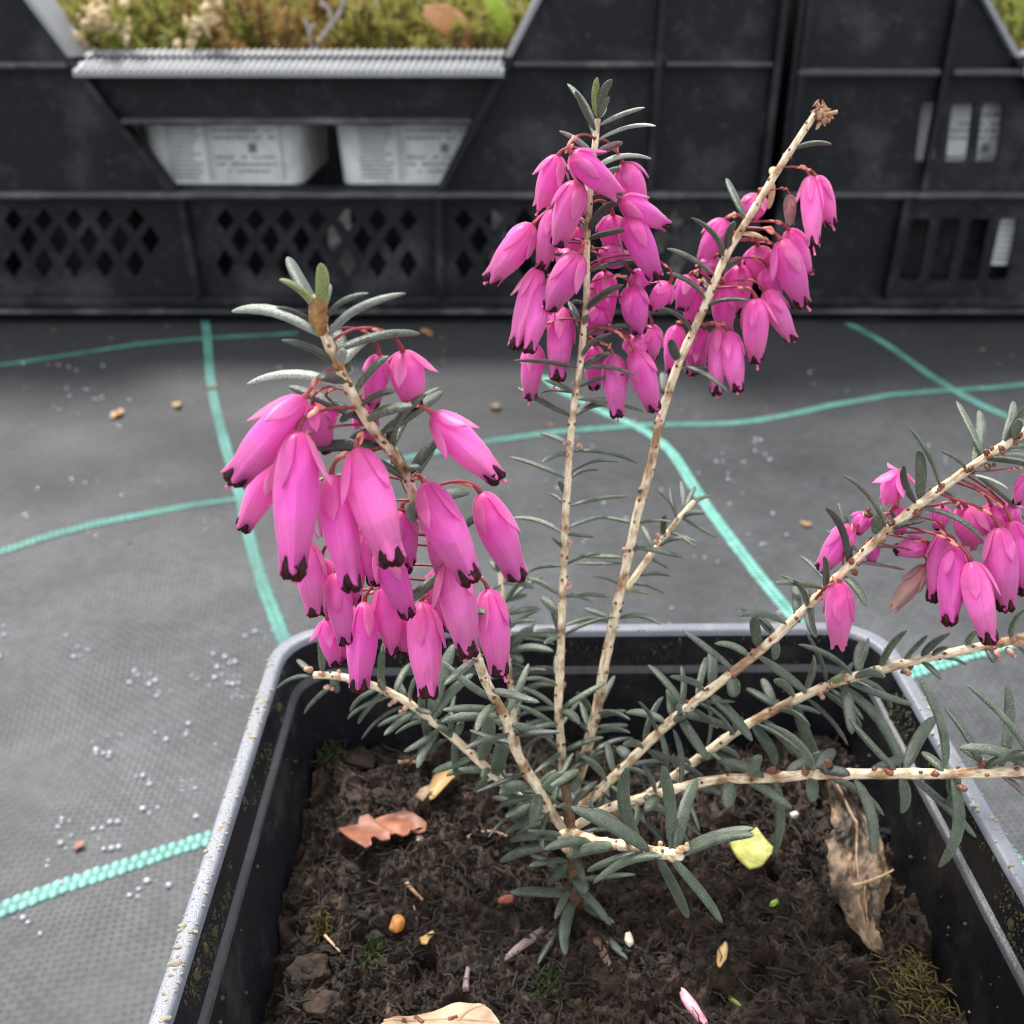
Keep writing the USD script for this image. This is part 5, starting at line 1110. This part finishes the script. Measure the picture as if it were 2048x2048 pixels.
for q in [('R5', 1590, 470, 1747, 408, 34, G, .1), ('R5', 1303, 772, 1240, 572, 44, G, -.3), ('R5', 1200, 942, 1068, 762, 40, G, -.3), ('R5', 1142, 1032, 952, 912, 40, G, -.3), ('R5', 1112, 1152, 950, 1028, 42, G, -.4), ('R5', 1240, 922, 1280, 780, 50, Dk, -.5), ('R5', 1040, 1302, 868, 1190, 38, Dk, -.3), ('R5', 1120, 1172, 1125, 1045, 44, Dk, -.7), ('R5', 1150, 1197, 1352, 1163, 38, Dk, -.3),
          ('R5', 1230, 1062, 1312, 958, 54, Dk, -.5), ('R5', 1012, 1452, 968, 1350, 50, Dk, -.6), ('R5', 1060, 1485, 1245, 1602, 30, G, .1), ('R5', 948, 1625, 935, 1508, 66, Dk, -.7), ('R5', 1070, 1530, 1210, 1500, 24, G, .6), ('R5', 1340, 880, 1440, 890, 40, 'straw', -.4), ('R5', 1500, 600, 1440, 720, 34, 'straw', .3), ('R5', 1460, 570, 1470, 520, 36, 'straw', 0),
          ('R9', 1110, 1222, 928, 1148, 42, G, 0), ('R9', 1190, 1212, 1422, 1255, 40, G, 0), ('R9', 1160, 985, 982, 940, 34, G, 0), ('R9', 1230, 992, 1442, 1055, 44, G, 0), ('R9', 1222, 1062, 1342, 1062, 34, Ol, .2), ('R9', 1270, 942, 1485, 940, 46, Dk, .1), ('R9', 1190, 800, 930, 818, 44, G, .4), ('R9', 1300, 782, 1572, 822, 40, G, .1), ('R9', 1245, 602, 1040, 560, 48, G, .2), ('R9', 1185, 860, 860, 858, 34, G, .6),
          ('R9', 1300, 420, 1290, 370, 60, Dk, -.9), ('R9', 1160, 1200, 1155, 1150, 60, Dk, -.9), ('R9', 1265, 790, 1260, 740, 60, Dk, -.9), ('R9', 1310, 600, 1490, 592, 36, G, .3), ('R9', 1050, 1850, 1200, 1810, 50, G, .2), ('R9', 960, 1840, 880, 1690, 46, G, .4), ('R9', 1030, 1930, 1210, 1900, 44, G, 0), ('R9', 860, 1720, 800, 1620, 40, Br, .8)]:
    lf('B', *q[:5], q[5]*1.12, m=q[6], layer=q[7], L0=0.0068)
for q in [('R9', 1470, 545, 1480, 368, 34, Dk, 0), ('R9', 1468, 512, 1375, 375, 28, G, .2), ('R9', 1560, 512, 1550, 328, 44, G, 0), ('R9', 1568, 545, 1645, 365, 48, G, -.3), ('R9', 1600, 512, 1745, 428, 44, G, 0), ('R9', 1570, 592, 1705, 538, 44, Dk, -.3), ('R9', 1590, 592, 1785, 692, 34, G, .2), ('R9', 1410, 765, 1560, 700, 50, Dk, -.2), ('R9', 1540, 700, 1655, 762, 32, G, .2), ('R9', 1330, 745, 1300, 618, 44, G, 0), ('R9', 1430, 695, 1450, 548, 48, Dk, 0), ('R9', 1372, 850, 1472, 895, 42, G, .2), ('R9', 1540, 710, 1650, 720, 30, G, .3)]:
    lf('I', *q[:6], m=q[6], layer=q[7], L0=0.0050)
for q in [('R6', 1405, 705, 1190, 335, 64, G, .2), ('R6', 1662, 495, 1498, 168, 62, G, .2), ('R6', 1222, 855, 1160, 585, 54, Dk, -.4), ('R6', 1262, 800, 1250, 488, 84, G, 1.0), ('R6', 1042, 955, 768, 648, 62, G, .1), ('R6', 782, 1195, 655, 858, 56, Dk, 0), ('R6', 862, 1115, 650, 1000, 54, G, -.3), ('R6', 1010, 900, 1010, 790, 54, Dk, .8), ('R6', 980, 1040, 990, 900, 84, G, .9), ('R6', 1562, 625, 1400, 490, 50, G, -.3), ('R6', 1605, 550, 1640, 228, 84, G, .9), ('R6', 1800, 440, 1862, 168, 64, G, .5),
          ('R6', 1810, 480, 1950, 180, 62, G, -.3), ('R6', 1790, 500, 1980, 470, 60, G, -.3), ('R6', 1780, 575, 1990, 545, 62, Pl, -.4), ('R6', 1310, 952, 1672, 1062, 54, G, -.8), ('R6', 1092, 1030, 1295, 938, 66, Dk, -.9), ('R6', 1652, 692, 1930, 930, 62, G, -.7), ('R6', 980, 1160, 1362, 1222, 50, G, -.5), ('R6', 890, 1250, 1165, 1255, 60, Pu, -.4), ('R6', 632, 1342, 328, 1340, 64, G, -.3), ('R6', 440, 1275, 240, 1150, 60, G, .2), ('R6', 640, 1305, 495, 1165, 44, G, .2), ('R6', 790, 1320, 912, 1485, 62, G, -.3),
          ('R6', 412, 1582, 88, 1550, 66, G, -.4), ('R6', 215, 1510, 0, 1378, 56, G, .2), ('R6', 275, 1650, 200, 1530, 52, G, .3), ('R6', 435, 1530, 440, 1350, 70, G, .9), ('R6', 590, 1510, 595, 1690, 72, G, .3), ('R6', 190, 1750, 190, 1560, 84, G, .8), ('R6', 330, 1690, 330, 1830, 72, G, -.3), ('R6', 130, 1785, -60, 1730, 62, G, -.3), ('R6', 545, 1430, 490, 1370, 50, G, .5), ('R6', 1430, 770, 1520, 870, 60, G, -.5), ('R6', 1590, 730, 1830, 735, 40, Pl, .4),
          ('R9', 1692, 1645, 1480, 1588, 60, G, -.3), ('R9', 1570, 1760, 1340, 1512, 62, G, .2), ('R9', 1720, 1640, 1742, 1400, 84, G, .7), ('R9', 1850, 1490, 1560, 1285, 60, G, .3), ('R9', 1480, 1850, 1470, 1665, 84, G, .7), ('R9', 1450, 1875, 1198, 1820, 66, G, -.3), ('R9', 1885, 1560, 1890, 1715, 70, G, 0), ('R9', 1570, 1900, 1610, 1800, 66, G, -.6), ('R9', 1640, 1830, 1790, 1920, 50, G, .3), ('R9', 1650, 1820, 1900, 1750, 54, G, .8),
          ('R7', 700, 460, 770, 590, 46, G, .8), ('R7', 780, 360, 930, 520, 48, G, .6), ('R7', 870, 300, 860, 355, 60, G, -.2), ('R7', 950, 215, 1130, 340, 50, G, .5), ('R7', 660, 480, 690, 420, 60, G, -.4), ('R7', 540, 560, 620, 610, 44, G, .6), ('R7', 480, 580, 430, 545, 50, G, -.3), ('R7', 410, 640, 395, 520, 40, G, .4), ('R7', 370, 640, 290, 560, 40, G, .4)]:
    lf('C', *q[:6], m=q[6], layer=q[7], L0=0.0074)
for q in [('R7', 1320, 300, 1100, 165, 40, G, .4), ('R7', 1400, 275, 1500, 110, 40, G, 0), ('R7', 1480, 260, 1575, 130, 36, G, .3), ('R7', 1560, 250, 1660, 120, 42, Dk, -.2), ('R7', 1590, 235, 1655, 175, 38, G, -.4), ('R7', 1100, 390, 1010, 300, 44, G, .4), ('R7', 1000, 380, 965, 290, 42, G, .4), ('R7', 1010, 370, 910, 325, 40, G, 0), ('R7', 1100, 395, 1180, 600, 50, G, -.4), ('R7', 980, 460, 1150, 610, 52, G, -.5), ('R7', 895, 395, 1015, 610, 54, G, -.6),
          ('R7', 1200, 380, 1330, 470, 46, G, .3), ('R7', 1290, 430, 1475, 620, 54, G, -.6), ('R7', 1310, 440, 1330, 610, 50, G, .2), ('R7', 1280, 330, 1520, 385, 40, G, .3), ('R7', 1330, 350, 1440, 400, 40, G, .6), ('R7', 1570, 290, 1645, 350, 36, G, .2), ('R7', 1620, 270, 1720, 240, 30, G, .4), ('R7', 1550, 300, 1480, 270, 34, G, 0), ('R7', 1800, 240, 1830, 290, 36, Dk, .2), ('R7', 1880, 200, 1990, 280, 36, G, 0), ('R7', 1880, 150, 1960, 20, 40, G, -.2), ('R7', 1720, 190, 1760, 110, 36, G, .2), ('R7', 1340, 320, 1340, 150, 46, G, .6), ('R7', 1200, 330, 1270, 280, 46, Ol, .2),
          ('R7', 770, 520, 880, 590, 44, G, .6), ('R7', 720, 590, 800, 570, 40, G, .5), ('R7', 930, 580, 960, 510, 62, G, -.5), ('R7', 1130, 590, 1230, 550, 56, G, .4), ('R7', 1050, 610, 1150, 590, 56, G, .6)]:
    lf('D', *q[:6], m=q[6], layer=q[7], L0=0.0072)
for q in [('R7', 985, 650, 805, 592, 50, G, -.6), ('R7', 1018, 700, 1012, 935, 50, G, -.7), ('R7', 1162, 620, 990, 458, 52, G, .3), ('R7', 1475, 615, 1288, 438, 54, G, .2), ('R7', 1640, 625, 1545, 288, 50, G, .2), ('R7', 1790, 525, 1638, 393, 46, G, .6), ('R7', 1305, 640, 1165, 632, 50, Dk, -1), ('R7', 1150, 665, 1150, 745, 56, G, -.6), ('R7', 1305, 685, 1372, 935, 48, G, -.6), ('R7', 1480, 670, 1482, 785, 56, G, -.7), ('R7', 1180, 685, 1415, 795, 44, G, .3), ('R7', 1510, 690, 1755, 875, 48, G, .3), ('R7', 1665, 710, 1618, 985, 54, G, -.6), ('R7', 850, 680, 838, 768, 60, G, -.5), ('R7', 900, 690, 1075, 768, 44, G, .4),
          ('R7', 1350, 620, 1500, 575, 56, G, .5), ('R7', 1830, 580, 1690, 540, 44, G, .3), ('R7', 1975, 595, 1692, 545, 54, G, -.5), ('R7', 1985, 545, 1715, 308, 48, G, .3), ('R7', 1485, 610, 1610, 430, 54, G, .6), ('R7', 1640, 600, 1555, 560, 46, G, -.4), ('R7', 1830, 640, 1930, 720, 44, Pu, -.2), ('R7', 1860, 640, 1990, 680, 44, G, -.4), ('R7', 1700, 700, 1640, 770, 40, G, .3), ('R7', 1840, 530, 1870, 310, 50, G, .8), ('R7', 600, 760, 540, 780, 50, G, 0), ('R7', 1760, 600, 1960, 560, 50, G, .8), ('R7', 1140, 620, 1180, 560, 46, G, .6), ('R7', 1640, 640, 1700, 780, 46, G, .3)]:
    lf('E', *q[:6], m=q[6], layer=q[7], L0=0.0076)
for q in [('R7', 565, 912, 262, 765, 68, G, -.7), ('R7', 480, 880, 345, 770, 56, G, -.3), ('R7', 400, 800, 385, 650, 54, G, .4), ('R7', 460, 800, 425, 655, 52, G, .5), ('R7', 545, 840, 470, 618, 58, G, 0), ('R7', 640, 870, 598, 612, 54, G, .2), ('R7', 655, 860, 728, 658, 58, G, -.2), ('R7', 650, 892, 935, 842, 58, G, 0), ('R7', 690, 925, 937, 868, 56, G, -.8), ('R7', 345, 893, 165, 920, 50, G, -.3), ('R7', 430, 918, 245, 945, 54, G, -.5), ('R7', 520, 938, 325, 998, 54, G, -.6), ('R7', 605, 962, 345, 1045, 62, G, -.9), ('R7', 610, 978, 818, 1188, 52, G, .2), ('R7', 565, 1010, 692, 1172, 48, G, .6),
          ('R7', 230, 850, 102, 850, 42, G, 0), ('R7', 230, 880, 40, 888, 46, G, .2), ('R7', 230, 900, 0, 965, 48, G, .4), ('R7', 300, 760, 170, 700, 60, G, -.5), ('R7', 590, 800, 545, 745, 60, G, .6), ('R7', 540, 790, 640, 740, 70, G, .5), ('R7', 220, 760, 130, 800, 60, G, .3), ('R7', 240, 790, 20, 860, 44, G, .8)]:
    lf('F', *q[:6], m=q[6], layer=q[7], L0=0.0078)
for q in [('R7', 255, 1090, 38, 1078, 44, G, 0), ('R7', 265, 1090, 240, 1310, 50, G, -.8), ('R7', 245, 1140, 138, 1345, 46, G, -.3), ('R7', 300, 1150, 470, 1325, 46, G, -.3), ('R7', 330, 1040, 408, 1200, 42, G, .4), ('R7', 400, 1090, 520, 1180, 38, G, .6), ('R7', 290, 1190, 412, 1370, 44, Br, .3), ('R7', 450, 1285, 540, 1375, 32, Pu, -.2), ('R7', 200, 1240, 5, 1335, 38, Pu, .3), ('R7', 180, 1260, 70, 1362, 34, Pu, 0), ('R7', 260, 960, 180, 1050, 44, G, 0), ('R7', 330, 1000, 320, 1080, 60, G, -.5), ('R7', 200, 720, 290, 650, 50, G, 0), ('R7', 160, 690, 290, 625, 50, G, -.3), ('R7', 140, 690, 0, 715, 46, G, 0), ('R7', 150, 720, 0, 760, 46, G, -.2), ('R7', 170, 740, 20, 800, 50, G, -.3), ('R7', 300, 640, 330, 560, 50, G, .5)]:
    lf('T', *q[:6], m=q[6], layer=q[7], L0=0.0070)
for q in [('R4', 520, 1000, 315, 1040, 46, G, 0), ('R4', 660, 1090, 465, 1180, 46, G, -.2), ('R4', 500, 920, 425, 880, 46, G, 0), ('R4', 600, 1090, 640, 1160, 50, G, -.3), ('R4', 860, 1085, 720, 1170, 54, G, .2), ('R4', 930, 1145, 705, 1210, 50, G, -.2), ('R4', 880, 1050, 895, 830, 48, G, .4), ('R4', 960, 1070, 1055, 900, 50, G, .3), ('R4', 1060, 1160, 1170, 1180, 50, G, -.3), ('R4', 1050, 1220, 870, 1250, 46, G, .2), ('R4', 1060, 1210, 905, 1300, 46, G, -.3),
          ('R4', 1110, 1180, 1140, 1330, 60, G, -.3), ('R4', 1200, 1280, 1015, 1390, 50, G, -.2), ('R4', 1160, 1330, 1090, 1480, 62, G, -.5), ('R4', 1290, 1330, 1200, 1250, 56, G, .2), ('R4', 1260, 1350, 1300, 1520, 60, G, -.3), ('R4', 1380, 1450, 1175, 1500, 56, G, 0), ('R4', 1310, 1300, 1340, 1220, 56, G, .4), ('R4', 1410, 1480, 1480, 1530, 50, G, -.4), ('R4', 1460, 1530, 1410, 1610, 54, G, -.4), ('R4', 1350, 1360, 1490, 1340, 50, G, .3), ('R4', 560, 900, 550, 740, 46, G, .6), ('R4', 780, 1000, 850, 880, 50, G, .6), ('R4', 1130, 1150, 1120, 1080, 50, G, .2)]:
    lf('G', *q[:6], m=q[6], layer=q[7], L0=0.0066)
for q in [('R9', 445, 1385, 600, 1268, 66, G, -.3), ('R9', 480, 1432, 730, 1428, 70, G, -.4), ('R9', 500, 1702, 775, 1650, 66, G, -.5), ('R9', 300, 1000, 600, 1022, 62, G, 0), ('R9', 262, 935, 385, 835, 66, G, -.2), ('R9', 440, 1190, 645, 1150, 58, G, 0), ('R9', 400, 1440, 530, 1500, 66, G, 0), ('R9', 480, 1640, 590, 1540, 56, G, -.2), ('R9', 540, 1845, 755, 1800, 46, G, 0), ('R9', 440, 1410, 300, 1430, 60, G, .3), ('R9', 470, 1560, 310, 1600, 56, G, .4), ('R9', 480, 1580, 730, 1530, 50, G, .3), ('R9', 430, 1250, 620, 1230, 52, G, .4), ('R9', 400, 1110, 560, 1060, 50, G, .3), ('R9', 330, 800, 270, 740, 56, G, .3), ('R9', 420, 1290, 250, 1330, 56, G, .3), ('R9', 400, 900, 530, 870, 48, G, .3), ('R9', 520, 1480, 590, 1570, 56, G, -.2), ('R9', 480, 1700, 400, 1800, 56, G, .1), ('R9', 380, 1000, 250, 1090, 50, G, .3), ('R9', 460, 1330, 740, 1380, 46, G, .4)]:
    lf('J', *q[:6], m=q[6], layer=q[7], L0=0.0066)
# whorls of leaves filling in along the leafy lower stems
def whorls(key, s0, s1, n, L, W, ang=1.15):
    P, R, Ls = CURVE[key]; t, u_, w_ = frames(P)
    a0 = 0
    for s in np.arange(s0, s1, 0.0030):
        k = min(118, int(np.searchsorted(Ls, s*Ls[-1]/1.0 if False else s))); a0 += math.pi/4
        for q in range(n):
            if rng.random() < 0.3: continue
            a = a0 + 2*np.pi*q/n + rng.normal(0, 0.2); d = w_[k]*math.cos(a) + u_[k]*math.sin(a)
            g = ang + rng.normal(0, 0.15)
            b = P[k] + d*R[k]*0.7; l = L*rng.uniform(0.8, 1.15)
            tip = b + (d*math.sin(g) + t[k]*math.cos(g))*l + [0, 0, -0.08*l]
            leaf(b, tip, W*rng.uniform(0.85, 1.1), key, rng.choice([G, G, G, Dk]), rng.uniform(0.04, 0.10), updir=t[k])
def span(key, a, b): L = CURVE[key][2][-1]; return a*L, b*L
whorls('J', *span('J', .06, .9), 4, 0.0056, 0.00100)
whorls('G', *span('G', .03, .80), 3, 0.0056, 0.00098)
whorls('A', *span('A', .03, .28), 3, 0.0058, 0.00098)
whorls('B', *span('B', .02, .16), 3, 0.0056, 0.00098)
whorls('C', *span('C', .03, .34), 3, 0.0060, 0.00100)
whorls('D', *span('D', .04, .62), 3, 0.0060, 0.00100)
whorls('E', *span('E', .04, .30), 3, 0.0058, 0.00100)
whorls('T', *span('T', .30, .98), 4, 0.0062, 0.00100, 1.2)
whorls('H', *span('H', .04, .34), 3, 0.0060, 0.00100)
whorls('H', *span('H', .42, .93), 2, 0.0056, 0.00115, 1.0)
whorls('A', *span('A', .62, .92), 1, 0.0052, 0.00085, 1.1)
whorls('C', *span('C', .55, .98), 1, 0.0060, 0.00100, 1.1)
order = sorted(range(len(LEAVES)), key=lambda k: -LEAVES[k][3]*(1 if (LEAVES[k][4] > -40).all() and (LEAVES[k][4] < 2090).all() else 0.01))
keep = set(order[:300])
rest = {}
for k, (m, mt, key, _, _) in enumerate(LEAVES):
    if k in keep: part(STEMPATH[key], 'leaf', m, mt, smooth=True)
    else: rest.setdefault(mt, []).append(m)
for mt, ms in rest.items(): part(PLANT, 'small_leaves', join(ms), mt, smooth=True, kind='stuff')

# buds: the brown bud on the front shoot, withered tip of the tall right stem, small pink buds
kb, Zb = near('H', px('R3', 650, 480))
bb = []
for (x, y, w_) in [(652, 425, 122), (632, 470, 84), (676, 466, 86), (654, 495, 96), (668, 535, 80)]:
    c = at(px('R3', x, y), Zb - 0.0002); r = size_at(w_, 'R3', Zb)/2
    bb.append(ball(c, [r*0.85, r*0.85, r*1.15], 2, UPV + rng.normal(0, 0.15, 3), int(x), 0.25))
part(STEMPATH['H'], 'bud', join(bb), 'bud_brown', smooth=True, label='plump orange-brown bud at the tip of the front shoot')
bb = []
P_, R_, L_ = CURVE['H']; t_h, u_h, w_h = frames(P_)
for q in range(34):      # small overlapping bud scales below it
    k = int(rng.integers(92, 117)); a = rng.uniform(0, 6.28); d = w_h[k]*math.cos(a) + u_h[k]*math.sin(a); r = R_[k]*rng.uniform(0.4, 0.7)
    bb.append(ball(P_[k] + d*R_[k]*0.9, [r*0.7, r*0.45, r*1.3], 1, t_h[k] + d*0.5, q, 0.3))
part(STEMPATH['H'], 'bud_scale', join(bb), 'bud_scale', smooth=True, kind='stuff')
bb = []
for k in range(26):
    c = at(px('R5', 1688 + rng.normal(0, 20), 262 + rng.normal(0, 28)), 0.0988 + rng.normal(0, 0.0005)); d = unit(rng.normal(size=3) + [0.4, 0, 0.3])
    bb.append(ball(c, np.array([0.28, 0.2, 1.0])*rng.uniform(0.0004, 0.0008), 1, d, k, 0.5))
for (x0, y0, x1, y1) in [(1700, 265, 1775, 250), (1690, 250, 1675, 205), (1720, 240, 1705, 215), (1700, 290, 1740, 295)]:
    bb.append(tube(resample(np.array([at(px('R5', x0, y0), .0988), at(px('R5', x1, y1), .0986)]), 4), 0.00022, 6))
part(STEMPATH['B'], 'withered_tip', join(bb), 'withered', label='withered brown tip of the tall right stem')
def budset(key, reg, pts, w, m):
    for (x, y) in pts:
        k, Z = near(key, px(reg, x, y)); c = at(px(reg, x, y), Z - 0.0003); r = size_at(w, reg, Z)/2
        part(STEMPATH[key], 'bud', join([ball(c, [r*0.8, r*0.8, r*1.25], 1, rng.normal(size=3), int(x), 0.3), ball(c + rng.normal(0, r*0.7, 3), r*0.6, 1, None, int(y), 0.3)]), m, smooth=True)
budset('G', 'R4', [(490, 935), (650, 975), (590, 1035), (900, 1055), (960, 1110), (1020, 1150), (560, 960), (720, 1000)], 40, 'side_bud')
budset('A', 'R9', [(830, 80), (900, 105), (820, 160), (830, 1010), (840, 720)], 40, 'side_bud')
budset('E', 'R7', [(1210, 600), (1700, 690), (1005, 625), (1435, 635), (1600, 640), (1780, 605), (1125, 630)], 34, 'scar')
budset('C', 'R6', [(1080, 950), (1400, 720), (1690, 500), (840, 1270), (1240, 880), (1790, 480), (1590, 600), (1700, 590), (930, 900), (820, 1200), (1900, 390), (1880, 430)], 50, 'scar')
budset('F', 'R7', [(665, 920), (630, 950), (690, 915), (585, 920), (520, 900), (600, 935)], 34, 'straw')
budset('D', 'R7', [(1230, 310), (1270, 290), (1880, 190), (1830, 195), (1910, 160), (1500, 265), (1180, 345)], 32, 'side_bud')
budset('B', 'R9', [(1185, 770), (1150, 1020), (1400, 680), (1390, 720)], 38, 'side_bud')
print('flowers', nflower, 'leaves', len(LEAVES))
